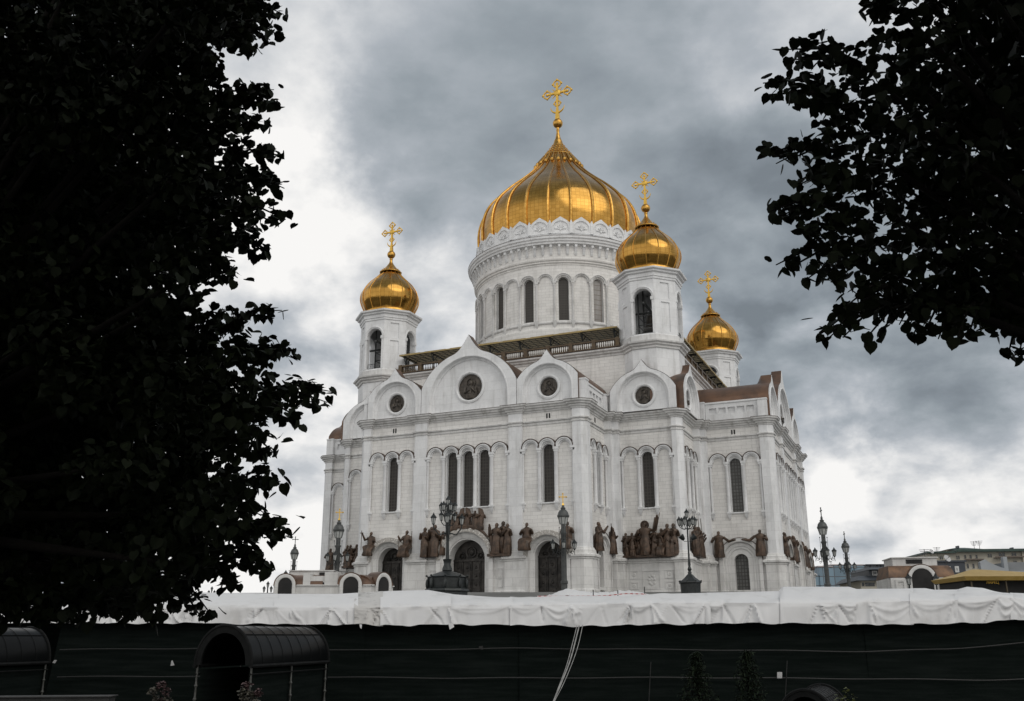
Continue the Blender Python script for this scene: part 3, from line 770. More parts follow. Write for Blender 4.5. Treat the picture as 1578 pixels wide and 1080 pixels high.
# crown of little gables with rosettes
NK = 27; kr = 15.72; kstep = 2 * PI * kr / NK
f = MB(); f.X = None
f.revolve([(kr - .15, 61.3), (kr + .1, 61.5), (kr + .1, 62.3), (kr - .1, 62.4), (kr - .1, 64.0)], 108)
f.build('crown_base', MARB, drum, uv=('cyl', 0, 0, kr))
for k in range(NK):
    c = (R(270 + 21.0) + 2 * PI * k / NK) * kr
    f = MB(); f.X = cylX(kr)
    rr = kstep * .5 * .985
    out = ogee(c, rr, 63.2, 65.35, 62.2, 24, R(30), ex=2.0)
    rose = []
    for j in range(5):
        a = PI * (.0 + j / 4); rose.append((c + rr * .46 * math.cos(a), 63.25 + rr * .98 * math.sin(a)))
    inn = [(c - rr * .76, 62.5), (c + rr * .76, 62.5)] + arcpts(c, rr * .76, 63.2, 0, PI, 18)
    f.plate(out, [inn], -.15, .32)
    f.plate(inn, [], -.2, .14, sides=False)
    for q in rose: f.ball((q[0], .14, q[1]), (rr * .15, .13, rr * .15), 8, 6)
    for j in range(5):
        a = PI * j / 4; f.tube([(c, .16, 63.0), (c + rr * .36 * math.cos(a), .2, 63.15 + rr * .38 * math.sin(a))], [.05, .13], 6)
    f.ball((c, .16, 62.95), (.2, .14, .2), 8, 6)
    f.X = cylX(kr)
    x = c + kstep / 2; f.loft([[(x + dx * q, dy, z) for dx, dy in ((-.22, -.1), (.22, -.1), (.22, .42), (-.22, .42))] for q, z in ((1, 62.2), (1, 63.9), (1.3, 63.95), (1.3, 64.1), (.05, 64.75))])
    f.build('crown_gable', MARB, drum, uv=('cyl', 0, 0, kr))

# ---- the great dome
def spline(pts, n=6):
    out = []
    P_ = [pts[0]] + list(pts) + [pts[-1]]
    for i in range(1, len(P_) - 2):
        p0, p1, p2, p3 = [np.array(q, float) for q in P_[i - 1:i + 3]]
        for j in range(n):
            t = j / n; out.append(tuple(.5 * ((2 * p1) + (-p0 + p2) * t + (2 * p0 - 5 * p1 + 4 * p2 - p3) * t * t + (-p0 + 3 * p1 - 3 * p2 + p3) * t ** 3)))
    out.append(tuple(pts[-1])); return out
DP = [(14.7, 62.0), (15.25, 64.0), (15.5, 66.5), (15.5, 68.1), (15.25, 69.8), (14.7, 71.5), (13.7, 73.2), (12.3, 74.8), (10.5, 76.6), (8.4, 78.5), (6.2, 80.7), (4.4, 82.9), (3.1, 84.9)]
dp = spline(DP, 6)
f = MB(); rows = f.revolve(dp, 144)
dome = f.build('dome', GOLD, CATH, ang=60, uv=('cyl', 0, 0, 15.3))
ribp = [(r_ + .10, z) for r_, z in dp]
f = MB(); f.tube([(r_, 0, z) for r_, z in ribp], [max(.11, min(.26, .3 * r_ / 15)) for r_, z in ribp], 8)
rib = f.build('rib', GOLD2, dome); rib.rotation_euler[2] = R(270 + 12.9)
for k in range(1, 24):
    c = rib.copy(); COL.objects.link(c); c.parent = dome; c.rotation_euler[2] = R(270 + 12.9 + 15 * k)
f = MB()
f.revolve(spline([(3.05, 84.85), (3.3, 85.0), (3.25, 85.2), (2.7, 85.65), (2.0, 86.7), (1.35, 87.7), (.95, 88.6), (.80, 89.1), (.55, 89.7), (.38, 90.5), (.26, 91.2), (.34, 91.5), (.22, 91.8), (.25, 92.2)], 4), 40)
for zz, rr, nn, sz in ((85.8, 2.62, 26, .2), (86.35, 2.25, 22, .18), (87.1, 1.75, 18, .16), (87.8, 1.32, 14, .13)):
    for k in range(nn): a = 2 * PI * k / nn; f.ball((rr * math.cos(a), rr * math.sin(a), zz), sz, 8, 6)
for k in range(24):                     # tassels that hang over the top of the panels
    a = R(270 + 12.9 + 7.5 + 15 * k)
    for (rr, zz, sz) in ((3.5, 84.5, .2), (4.0, 83.75, .24), (4.7, 82.75, .36)):
        f.ball((rr * math.cos(a), rr * math.sin(a), zz), (sz, sz, sz * 1.3), 8, 6)
    f.tube([(3.3 * math.cos(a), 3.3 * math.sin(a), 84.85), (4.7 * math.cos(a), 4.7 * math.sin(a), 82.8)], [.18, .30], 6)
f.build('dome_collar', GOLD2, dome)
def orb_cross(parent, x, y, zb, r, ztop, half, ang):
    """orb, crescent and openwork cross facing the given direction"""
    f = MB(); f.ball((x, y, zb), r, 24, 16); f.tube([(x, y, zb - r * 1.9), (x, y, zb - r * .8)], [r * .3, r * .3], 10); f.build('orb', GOLD2, parent, ang=80)
    f = MB(); f.frame((x, y), (math.cos(ang), math.sin(ang)))
    h0 = zb + r * .9; H = ztop - h0; zc = h0 + H * .66; th = H * .022
    f.loft([[(a * w_, b * w_, z) for a, b in ((-1, -1), (1, -1), (1, 1), (-1, 1))] for w_, z in ((H * .045, h0), (H * .035, h0 + H * .15), (H * .02, h0 + H * .3), (H * .028, zc), (H * .02, ztop - H * .1))])
    f.loft([[(xx, b * th * q, zc + a * th * q) for a, b in ((-1, -1), (1, -1), (1, 1), (-1, 1))] for xx, q in ((-half * .9, .8), (-half * .3, 1), (0, 1.6), (half * .3, 1), (half * .9, .8))])
    for cx_, cz_, q in ((-half * .8, zc, 1), (half * .8, zc, 1), (0, ztop - H * .11, 1), (0, h0 + H * .40, .8)):
        rr = H * .085 * q
        ring = [(cx_ + rr * math.cos(2 * PI * j / 12), 0, cz_ + rr * math.sin(2 * PI * j / 12)) for j in range(13)]
        f.tube(ring, th * .8, 6)
        for a in (0, PI / 2, PI, 3 * PI / 2): f.ball((cx_ + rr * 1.15 * math.cos(a), 0, cz_ + rr * 1.15 * math.sin(a)), rr * .34, 8, 6)
        f.ball((cx_, 0, cz_), rr * .4, 8, 6)
    f.ball((0, 0, zc), (H * .085, th * 2, H * .085), 12, 8)
    for a in (PI / 4, 3 * PI / 4, 5 * PI / 4, 7 * PI / 4): f.tube([(0, 0, zc), (H * .16 * math.cos(a), 0, zc + H * .16 * math.sin(a))], [th, th * .3], 6)
    f.tube([(H * .16 * math.cos(a), 0, h0 + H * .33 + H * .16 * math.sin(a)) for a in [PI + PI * j / 12 for j in range(13)]], [th * .2 + th * .9 * math.sin(PI * j / 12) for j in range(13)], 6)
    f.build('cross', GOLDP, parent)
orb_cross(dome, 0, 0, 93.05, 1.0, 103.1, 2.7, 0)

# ---- bell towers
TW = 23.28
def octa(ap, rot=0): return [(ap / math.cos(PI / 8) * math.cos(rot + PI / 8 + k * PI / 4), ap / math.cos(PI / 8) * math.sin(rot + PI / 8 + k * PI / 4)) for k in range(8)]
def bell_tower():
    ap = 4.42; hw = ap * math.tan(PI / 8)
    f = MB()
    o8 = octa(ap + .02)
    for i in range(8):
        a, b = o8[i], o8[(i + 1) % 8]
        f.F.append([f.v((*a, 25.8)), f.v((*b, 25.8)), f.v((*b, 35.6)), f.v((*a, 35.6))])
    o9 = octa(ap)
    for i in range(8):
        a, b = o9[i], o9[(i + 1) % 8]; mid = ((a[0] + b[0]) / 2, (a[1] + b[1]) / 2); L = math.hypot(*mid); nrm = (mid[0] / L, mid[1] / L); e = (-nrm[1], nrm[0])
        f.frame(mid, e); ang = math.degrees(math.atan2(nrm[1], nrm[0])) % 90
        card = ang < 5 or ang > 85
        out = [(-hw, 36.4), (hw, 36.4), (hw, 47.5), (-hw, 47.5)]
        if card:
            f.plate(out, [arch_hole(0, 1.42, 37.65, 43.3)], -.9, 0)
            # stone jamb lining bulges: imposts
            f.archprof(0, [(1.80, 0), (1.80, .16), (1.7, .22), (1.55, .1), (1.46, .06), (1.42, -.02)], 43.3, None, 18)
            for s_ in (-1, 1): f.box(s_ * 1.55 - .26, s_ * 1.55 + .26, -.4, .2, 42.8, 43.3); f.box(s_ * 1.6 - .16, s_ * 1.6 + .16, -.1, .1, 37.65, 42.8)
            f.box(-1.5, 1.5, -.1, .14, 36.75, 37.5)
            for q in range(3): f.box(-1.2 + .85 * q, -.5 + .85 * q, .13, .2, 36.85, 37.4)
        else:
            f.plate(out, [[(-.75, 38.0), (.75, 38.0), (.75, 42.6), (-.75, 42.6)], [(-.75, 43.1), (.75, 43.1), (.75, 45.7), (-.75, 45.7)]], -.16, 0)
            f.plate(out, [], -.9, -.16, sides=False)
    f.X = None
    f.F.append([f.v((*p, 46.8)) for p in octa(ap)])
    f.F.append([f.v((*p, 37.4)) for p in octa(ap - .2)])
    # thin dentils below the cap
    for i in range(8):
        a, b = o9[i], o9[(i + 1) % 8]; mid = ((a[0] + b[0]) / 2, (a[1] + b[1]) / 2); L = math.hypot(*mid); nrm = (mid[0] / L, mid[1] / L); e = (-nrm[1], nrm[0]); f.frame(mid, e)
        for k in range(7): x = -hw + hw * 2 * (k + .5) / 7; f.box(x - .12, x + .12, 0, .26, 46.6, 47.05)
        f.X = None
    root = f.build('bell_tower', MARB, CATH, ang=20)
    f = MB(); f.mould(octa(ap + .1), LEDGE); f.mould(octa(ap), [(0, 36.5), (.22, 36.5), (.22, 37.35), (.12, 37.45), (0, 37.5)])
    f.build('ledge', MOLD, root, smooth=False)
    f = MB(); f.mould(octa(ap), [(0, 46.1), (.14, 46.2), (.16, 46.5), (.28, 46.55), (.30, 47.05), (.6, 47.2), (.62, 47.4), (.95, 47.55), (1.0, 47.8), (.6, 47.95), (-.5, 48.15)]); f.build('cornice', MARB, root, smooth=False)
    p = spline([(3.9, 48.2), (4.2, 48.7), (4.6, 49.5), (4.95, 50.4), (5.05, 51.2), (4.95, 52.0), (4.6, 52.75), (3.9, 53.75), (3.0, 54.65), (2.35, 55.3), (1.85, 55.9), (1.2, 56.9)], 5)
    f = MB(); f.revolve(p, 96); cu = f.build('cupola', GOLD, root, ang=60, uv=('cyl', 0, 0, 4.9))
    f = MB()
    for k in range(16):
        a = R(11.25 + 22.5 * k); f.tube([((r_ + .03) * math.cos(a), (r_ + .03) * math.sin(a), z) for r_, z in p[4:]], .085, 6)
    f.revolve(spline([(1.85, 56.2), (1.95, 56.35), (1.8, 56.55), (1.25, 57.0), (.7, 57.7), (.35, 58.25), (.24, 58.7), (.3, 58.95), (.2, 59.2)], 4), 24)
    for k in range(16): a = 2 * PI * k / 16; f.ball((1.85 * math.cos(a), 1.85 * math.sin(a), 56.42), .13, 6, 5); f.ball((1.45 * math.cos(a), 1.45 * math.sin(a), 56.85), .12, 6, 5)
    f.revolve([(4.2, 48.05), (4.45, 48.2), (4.4, 48.5), (4.1, 48.6)], 64)
    f.build('cupola_ribs', GOLD2, root)
    orb_cross(root, 0, 0, 59.85, .72, 66.15, 1.85, 0)
    f = MB()
    f.revolve([(.12, 42.2), (.5, 42.0), (.62, 41.2), (.8, 40.3), (1.25, 39.5), (1.35, 39.2), (1.2, 39.2), (.6, 40.6), (.0, 41.8)], 24); f.build('bell', BRONZD, root)
    f = MB(); f.box(-4, 4, -.14, .14, 42.25, 42.5); f.box(-.14, .14, -4, 4, 42.55, 42.8); f.build('bell_beam', IRONGR, root, smooth=False)
    f = MB()
    for sx in (-1, 1):
        for sy in (-1, 1): f.tube([(sx * 1.5, sy * 1.5, 37.4), (sx * 1.5, sy * 1.5, 46.8)], .12, 6)
    for z in (38.6, 39.9, 41.4): 
        f.box(-1.6, 1.6, -1.6, -1.5, z, z + .12); f.box(-1.6, 1.6, 1.5, 1.6, z, z + .12); f.box(-1.6, -1.5, -1.6, 1.6, z, z + .12); f.box(1.5, 1.6, -1.6, 1.6, z, z + .12)
    for sgn in (-1, 1):
        for zz in (37.7, 38.5): f.box(-1.2, 1.2, sgn * 4.2 - .04, sgn * 4.2 + .04, zz, zz + .07); f.box(sgn * 4.2 - .04, sgn * 4.2 + .04, -1.2, 1.2, zz, zz + .07)
        for q in range(9): x = -1.2 + .3 * q; f.box(x - .02, x + .02, sgn * 4.2 - .02, sgn * 4.2 + .02, 37.65, 38.55); f.box(sgn * 4.2 - .02, sgn * 4.2 + .02, x - .02, x + .02, 37.65, 38.55)
    f.build('bell_frame', IRONGR, root, smooth=False)
    return root
bt = bell_tower(); bt.location = (TW, -TW, 0)
for sx, sy in ((-1, -1), (1, 1), (-1, 1)):
    c = copy_tree(bt, CATH); c.location = (sx * TW, sy * TW, 0)

# ================================================================== bronze figures on the walls
def robed(f, a, o, h, H, seated=False, turn=0.0, lean=0.0, arms=((.3, .4), (-.2, .5)), wd=1.0, seed=0):
    """robed bronze figure: a along the wall, o outwards, h foot height, H total height"""
    r_ = random.Random(seed); ph = r_.random() * 6; kf = r_.choice((5, 6, 7, 8))
    if seated: R_ = [(0, .20, .15, .26), (.04, .215, .16, .27), (.18, .19, .13, .27), (.30, .20, .17, .24), (.37, .21, .25, .14), (.43, .19, .22, .06), (.48, .15, .13, -.02), (.60, .155, .115, -.03), (.72, .185, .115, -.02), (.79, .165, .10, -.02), (.825, .08, .075, -.01), (.85, .055, .055, 0)]
    else: R_ = [(0, .155, .115, .02), (.03, .165, .12, .02), (.22, .15, .11, .02), (.42, .145, .115, .01), (.55, .14, .105, 0), (.63, .125, .095, 0), (.73, .155, .105, 0), (.80, .165, .10, 0), (.835, .10, .08, 0), (.86, .05, .05, .005), (.88, .048, .05, .01)]
    rings = []
    for z, w_, d_, oo in R_:
        fo = .17 if z < .5 else .08
        ring = []
        for j in range(20):
            t = 2 * PI * j / 20; k = 1 + fo * math.sin(kf * t + ph + z * 5)
            ca, sa = math.cos(t) * w_ * (1 + (wd - 1) * .45) * k, math.sin(t) * d_ * 1.15 * k
            ring.append((a + (ca * math.cos(turn) - sa * math.sin(turn) + lean * z * z) * H, o + (ca * math.sin(turn) + sa * math.cos(turn) + oo) * H, h + z * H))
        rings.append(ring)
    f.loft(rings)
    hx = a + lean * H * .9; hz = h + .925 * H
    f.ball((hx, o + .015 * H, hz), (.052 * H, .058 * H, .072 * H), 12, 9)
    f.ball((hx, o - .012 * H, hz + .015 * H), (.06 * H, .055 * H, .07 * H), 10, 7)          # hair or hood
    f.ball((hx, o + .06 * H, hz - .055 * H), (.034 * H, .03 * H, .05 * H), 8, 6)            # beard
    sh = .76 if not seated else .75
    for sgn, (ax, az) in zip((1, -1), arms):
        s0 = (a + (sgn * .14 * wd + lean * .6) * H, o + .01 * H, h + sh * H); el = (a + (sgn * (.17 + abs(ax) * .16) * wd) * H, o + .07 * H, h + (sh - .17 + az * .10) * H)
        ha = (a + (sgn * (.06 + ax * .55) * wd) * H, o + .16 * H, h + (sh - .16 + az * .38) * H)
        f.tube([s0, el, ha], [.055 * H, .060 * H, .034 * H], 8); f.ball(ha, .03 * H, 8, 6)
def crosier(f, a, o, h, H, cross=False):
    f.tube([(a, o, h), (a, o, h + H)], .05, 6)
    if cross: f.box(a - .28, a + .28, o - .04, o + .04, h + H * .86, h + H * .86 + .09)
def statue(fr, specs, label=None, mtl=None, extra=None, name='bronze_statue'):
    f = MB().frame(*fr)
    for sp in specs: robed(f, **sp)
    if extra: extra(f)
    o = f.build(name, mtl or BRONZE, CATH, ang=60)
    if label: o['label'] = label
    return o
def front_set(fr, sd, q=1.0):
    statue(fr, [dict(a=-14.95, o=1.15 * q, h=5.75, H=3.45, seated=True, turn=.25, arms=((.25, .1), (.5, .9)), seed=sd)], extra=lambda f: crosier(f, -16.15, 1.6, 6.6, 2.8, True))
    statue(fr, [dict(a=-9.05, o=1.15 * q, h=5.35, H=3.8, seated=True, turn=-.2, arms=((.2, .2), (.4, .5)), seed=sd + 1)], extra=lambda f: (crosier(f, -7.95, 1.5, 6.4, 2.6), crosier(f, -10.1, 1.5, 6.8, 1.7)))
    statue(fr, [dict(a=-6.1, o=1.3 * q, h=5.3, H=4.1, arms=((.1, .2), (.1, .5)), wd=.75, seed=sd + 2), dict(a=-5.3, o=.75 * q, h=5.3, H=4.2, wd=.6, seed=sd + 9), dict(a=-4.5, o=1.35 * q, h=5.3, H=4.4, arms=((.1, .3), (.15, .6)), wd=.9, seed=sd + 3), dict(a=-3.55, o=.8 * q, h=5.5, H=3.3, wd=.6, lean=.04, seed=sd + 4)], name='bronze_statue_group')
    def wings(f):
        for sx in (-1, 1):
            for c, z in ((0, 0), (sx * 2.0, -.2)):
                f.loft([[(c + sx * x, .75 + dy, z0 + z) for x, dy in ((.1, 0), (w_, -.05), (w_, .12), (.1, .2))] for z0, w_ in ((9.3, .35), (10.0, .8), (10.9, .95), (11.7, .7), (11.9, .3))])
        ring = [(4.5 * math.cos(PI * (.22 + .56 * j / 20)), .8, 4.85 + 4.5 * math.sin(PI * (.22 + .56 * j / 20))) for j in range(21)]
        f.tube(ring, [.12 + .22 * math.sin(PI * j / 20) for j in range(21)], 8)
    statue(fr, [dict(a=c, o=.9 * q, h=9.0 - abs(c) * .12, H=2.6, wd=1.5, seed=sd + 11 + int(c * 2)) for c in (-2.2, -1.4, -.35, .35, 1.5, 2.3)], extra=wings, name='bronze_angel_group')
    statue(fr, [dict(a=4.1, o=.8 * q, h=5.4, H=3.0, wd=.6, lean=-.05, arms=((.1, .3), (.2, 1.6)), seed=sd + 5), dict(a=4.95, o=1.35 * q, h=5.35, H=4.15, wd=.85, arms=((.1, .3), (.3, .9)), seed=sd + 6), dict(a=5.7, o=.75 * q, h=5.35, H=4.4, wd=.6, seed=sd + 7), dict(a=6.5, o=1.25 * q, h=5.35, H=4.0, wd=.75, seed=sd + 8)], extra=lambda f: f.box(3.7, 7.0, .6, 1.5, 5.05, 5.4), name='bronze_statue_group')
    statue(fr, [dict(a=9.3, o=1.15 * q, h=5.6, H=3.75, seated=True, turn=.2, wd=1.15, arms=((.2, .4), (.1, .3)), seed=sd + 20)])
    statue(fr, [dict(a=15.1, o=1.15 * q, h=5.6, H=3.6, seated=True, turn=-.2, wd=1.1, arms=((.2, .4), (.2, .3)), seed=sd + 21)])
front_set(FR_S, 3, .8)
for k, (a, H_) in enumerate(((-15.0, 3.6), (-9.2, 3.6), (-5.4, 4.0), (-4.5, 3.8), (5.0, 4.0), (5.9, 3.8), (9.2, 3.6), (15.0, 3.6))):       # the east front is seen edge on
    statue(FR_E, [dict(a=a, o=.62, h=5.5, H=H_, wd=.85, arms=((.25, .4), (.2, .5)), seed=53 + k)])
def pair(fr, sd, reach):
    if reach:
        statue(fr, [dict(a=-2.9, o=1.1, h=5.55, H=3.75, wd=1.35, arms=((.78, .1), (.1, .2)), seed=sd)])
        statue(fr, [dict(a=3.0, o=1.1, h=5.55, H=3.75, wd=1.35, arms=((.1, .2), (.78, .1)), seed=sd + 1)])
    else:
        statue(fr, [dict(a=-2.95, o=1.1, h=5.55, H=3.8, wd=1.25, arms=((.7, .8), (.1, .2)), seed=sd)])
        statue(fr, [dict(a=2.95, o=1.1, h=5.55, H=3.7, wd=1.25, arms=((.1, .2), (.7, .9)), seed=sd + 1)], extra=lambda f: f.tube([(1.7, 1.4, 7.6), (1.3, 1.5, 9.6)], .05, 6))
pair(FR_SE_SIDE, 70, False); pair(FR_ES_SIDE, 80, True); pair(FR_WS_SIDE, 90, False)
# the great relief on the corner block: a tall preacher above a crowd
def relief(fr, sd, tall=True):
    r_ = random.Random(sd); sp = []
    for k in range(9):
        a = -3.35 + 6.7 * k / 8 + r_.uniform(-.1, .1)
        if abs(a) < .7: continue
        sp.append(dict(a=a, o=.62 + .25 * (k % 2), h=5.3, H=(3.5 if a < 0 else 3.9) + r_.uniform(-.35, .4) + (.5 if a > 2.4 else 0), wd=.8, seed=sd + k))
    for k, a in enumerate((-3.2, -2.2, -1.35, .75, 1.65, 2.55, 3.2)):
        sp.append(dict(a=a, o=1.05, h=5.25, H=r_.uniform(1.9, 2.9), wd=.95, lean=r_.uniform(-.15, .15), seated=(k in (1, 4)), arms=((r_.uniform(0, .5), r_.uniform(.2, 1.2)), (r_.uniform(0, .5), r_.uniform(.2, 1.2))), seed=sd + 20 + k))
    if tall: sp.append(dict(a=-.55, o=1.0, h=5.4, H=4.5, wd=1.35, arms=((.5, 1.5), (.1, .2)), seed=sd + 60))
    def ex(f):
        f.box(-3.85, 3.85, .25, .66, 5.2, 8.2); f.box(-3.7, 3.7, .3, 1.45, 5.12, 5.42)
        if tall:
            ring = [(-.55 + .55 * math.cos(2 * PI * j / 20), .95, 9.55 + .55 * math.sin(2 * PI * j / 20)) for j in range(21)]
            f.tube(ring, .09, 6); f.plate([(p[0], p[2]) for p in ring[:-1]], [], .86, .92)
            f.tube([(.95, 1.35, 7.6), (1.75, 1.3, 11.1)], .05, 6)
            f.loft([[(.55 + .38 * t + x, 1.28 + .05 * math.sin(t * 6), 8.5 + 2.0 * t) for x, _ in ((0, 0), (.42 + .25 * t, 0))] + [(.55 + .38 * t + x, 1.2, 8.5 + 2.0 * t) for x, _ in ((.42 + .25 * t, 0), (0, 0))] for t in (0, .25, .5, .75, 1)])
    return statue(fr, sp, extra=ex, name='bronze_relief')
relief(FR_BSE, 200); relief(FR_BSW, 300, False)
statue(FR_BE, [dict(a=-1.9, o=.9, h=5.3, H=4.2, wd=1.4, arms=((.2, .6), (.1, .3)), seed=401), dict(a=-1.0, o=.8, h=5.3, H=3.9, wd=1.3, seed=402), dict(a=.3, o=.9, h=5.3, H=4.3, wd=1.3, seed=403), dict(a=1.6, o=.8, h=5.3, H=3.9, wd=1.3, seed=404)], extra=lambda f: (f.tube([(-1.2, 1.4, 6.5), (-.9, 1.2, 10.6)], .05, 6), f.tube([(.9, 1.4, 6.5), (.7, 1.2, 10.8)], .05, 6)), name='bronze_statue_group')

# ================================================================== street lamps
def gz(px, d): return ground_z(d)
def lantern(parent, x, y, z, h, mtl=None, name='lantern'):
    """tapered six-sided lantern whose foot is at z"""
    r1, r0 = h * .20, h * .12
    f = MB()
    f.revolve([(.0, z), (h * .05, z), (h * .06, z + h * .06), (r0, z + h * .1), (r0, z + h * .13)], 6, (x, y))
    for k in range(6):
        a = k * PI / 3; f.tube([(x + r0 * math.cos(a), y + r0 * math.sin(a), z + h * .12), (x + r1 * math.cos(a), y + r1 * math.sin(a), z + h * .58)], h * .018, 5)
    f.revolve([(r1 * 1.02, z + h * .57), (r1 * 1.35, z + h * .60), (r1 * 1.3, z + h * .64), (r1 * .8, z + h * .76), (r1 * .45, z + h * .80), (r1 * .5, z + h * .86), (r1 * .2, z + h * .9), (r1 * .22, z + h * .94), (.004, z + h)], 6, (x, y))
    o = f.build(name, mtl or BLACKI, parent, ang=25)
    f = MB(); f.revolve([(.0, z + h * .12), (r0 * .93, z + h * .12), (r1 * .93, z + h * .57), (0, z + h * .58)], 6, (x, y)); f.build('lantern_glass', GLASSL, o, smooth=False)
    return o
def arm(f, x0, y0, z0, x1, y1, z1, r=.04):
    m_ = ((x0 + x1) / 2 + (x1 - x0) * .12, (y0 + y1) / 2 + (y1 - y0) * .12)
    f.tube([(x0, y0, z0), (x0 + (x1 - x0) * .35, y0 + (y1 - y0) * .35, z0 + (z1 - z0) * -.25), (m_[0], m_[1], z0 + (z1 - z0) * -.35), (x1, y1, z1 - abs(z1 - z0) * .3), (x1, y1, z1)], r, 6)
def bp(root, px, py, d): p = at(px, py, d); return p
# big candelabrum on a shop-sized octagonal base
d = 84; top = at(685, 769, d); base = at(688.5, 913, d)
L1 = thing('street_lamp', 'black candelabrum lamp with many lanterns on a wide octagonal base before the main door', 'street lamp', (base.x, base.y, 0))
H = lambda y: at(686, y, d).z
u = 84 / 1451.1 * 1.02
f = MB(); f.revolve([(0, H(880)), (.55, H(880.5)), (1.15, H(884)), (1.7, H(888.5)), (1.75, H(889.5)), (1.62, H(891)), (1.58, H(905)), (1.9, H(908)), (1.95, H(911)), (1.8, H(913)), (1.8, ground_z(84) - .2)], 8, a0=PI / 8, a1=2 * PI + PI / 8)
f.frame((0, 0, 0), (1, 0)); f.X = None
pd = f.build('pedestal', BLACKI, L1, ang=20)
for k in range(8):
    a = PI / 8 + k * PI / 4; f = MB(); f.tube([(1.63 * math.cos(a), 1.63 * math.sin(a), H(906)), (1.63 * math.cos(a), 1.63 * math.sin(a), H(890))], .09, 6); f.ball((1.78 * math.cos(a), 1.78 * math.sin(a), H(887.5)), .1, 8, 6)
    f.ball((1.72 * math.cos(a), 1.72 * math.sin(a), H(900)), (.16, .16, .42), 8, 6)
    f.build('console', BLACKI, pd)
f = MB(); f.revolve([(.34, H(881)), (.45, H(879)), (.44, H(876)), (.30, H(870)), (.34, H(865)), (.40, H(862)), (.30, H(861.5))], 20); f.build('vase', BLACKI, L1)
f = MB(); f.revolve([(.16, H(862)), (.13, H(835)), (.16, H(826)), (.22, H(822)), (.18, H(816)), (.24, H(810)), (.14, H(804)), (.2, H(798)), (.11, H(792)), (.15, H(786)), (.08, H(782)), (.06, H(778))], 14)
pole = f.build('pole', BLACKI, L1)
f = MB()
ring1 = [(.62 * math.cos(k * PI / 3 + .3), .62 * math.sin(k * PI / 3 + .3)) for k in range(6)]; ring2 = [(.62 * math.cos(k * PI / 2 + .8), .62 * math.sin(k * PI / 2 + .8)) for k in range(4)]
tipL, tipR = Vector((-RH.x * 1.26 - FH.x * .2, -RH.y * 1.26 - FH.y * .2)), Vector((RH.x * 1.2 + FH.x * .4, RH.y * 1.2 + FH.y * .4))
ring3 = [tuple(tipL), tuple(tipR), tuple(Vector((FH.x, FH.y)) * 1.2), tuple(Vector((FH.x, FH.y)) * -1.2)]
for x, y in ring1: arm(f, 0, 0, H(793), x, y, H(788))
for x, y in ring2: arm(f, 0, 0, H(808), x, y, H(803))
for x, y in ring3:
    arm(f, 0, 0, H(820), x, y, H(809.5), .06)
    f.tube([(x * .15 + .1 * math.cos(t), y * .15, H(826) + .25 * math.sin(t)) for t in [j * .5 for j in range(10)]], .03, 5)
f.build('bracket_arm', BLACKI, pole)
lantern(L1, 0, 0, H(780), 1.0)
for x, y in ring1: lantern(L1, x, y, H(789), .95)
for x, y in ring2: lantern(L1, x, y, H(804), .95)
for x, y in ring3: lantern(L1, x, y, H(810), 1.15)
# slimmer lamp on a square-roofed base by the corner block
d = 86; base = at(1064.5, 912, d)
L2 = thing('street_lamp', 'black lamp with a ring of lanterns and two floodlights on a concave roofed base', 'street lamp', (base.x, base.y, 0))
H = lambda y: at(1062, y, d).z
rot8 = PI / 8 + .35
f = MB(); f.revolve([(.14, H(884)), (.3, H(886)), (.5, H(890)), (.8, H(894)), (1.02, H(896.5)), (1.05, H(898)), (.94, H(899.5)), (.9, H(912)), (.92, ground_z(86) - .2)], 8, a0=rot8, a1=2 * PI + rot8)
for k in range(8): a = rot8 + k * PI / 4; f.ball((1.0 * math.cos(a), 1.0 * math.sin(a), H(895.5)), .075, 8, 6)
f.build('pedestal', BLACKI, L2, ang=20)
f = MB(); f.revolve([(.15, H(886)), (.18, H(882)), (.12, H(880)), (.2, H(877)), (.1, H(873)), (.13, H(870)), (.085, H(860)), (.06, H(812)), (.1, H(810)), (.05, H(806)), (.04, H(798))], 12)
p2 = f.build('pole', BLACKI, L2)
f = MB(); rg = [(.72 * math.cos(k * PI / 3 + .45), .72 * math.sin(k * PI / 3 + .45)) for k in range(6)]
for x, y in rg: arm(f, 0, 0, H(814), x, y, H(810.5), .03)
sx = Vector((RH.x, RH.y))
f.tube([(-sx.x * .5, -sx.y * .5, H(831)), (-sx.x * .35, -sx.y * .35, H(834)), (sx.x * .35, sx.y * .35, H(834)), (sx.x * .5, sx.y * .5, H(831))], .03, 6)
f.build('bracket_arm', BLACKI, p2)
lantern(L2, 0, 0, H(799), .92)
for x, y in rg: lantern(L2, x, y, H(811), .92)
for s_ in (-1, 1):
    f = MB(); c = Vector((sx.x * s_ * .52, sx.y * s_ * .52, H(828))); dirv = Vector((sx.x * s_ * .6 + .2, sx.y * s_ * .6, .55)).normalized()
    f.tube([c - dirv * .28, c - dirv * .2, c + dirv * .16, c + dirv * .2], [.1, .17, .27, .27], 14); f.build('floodlight', BLACKI, L2)
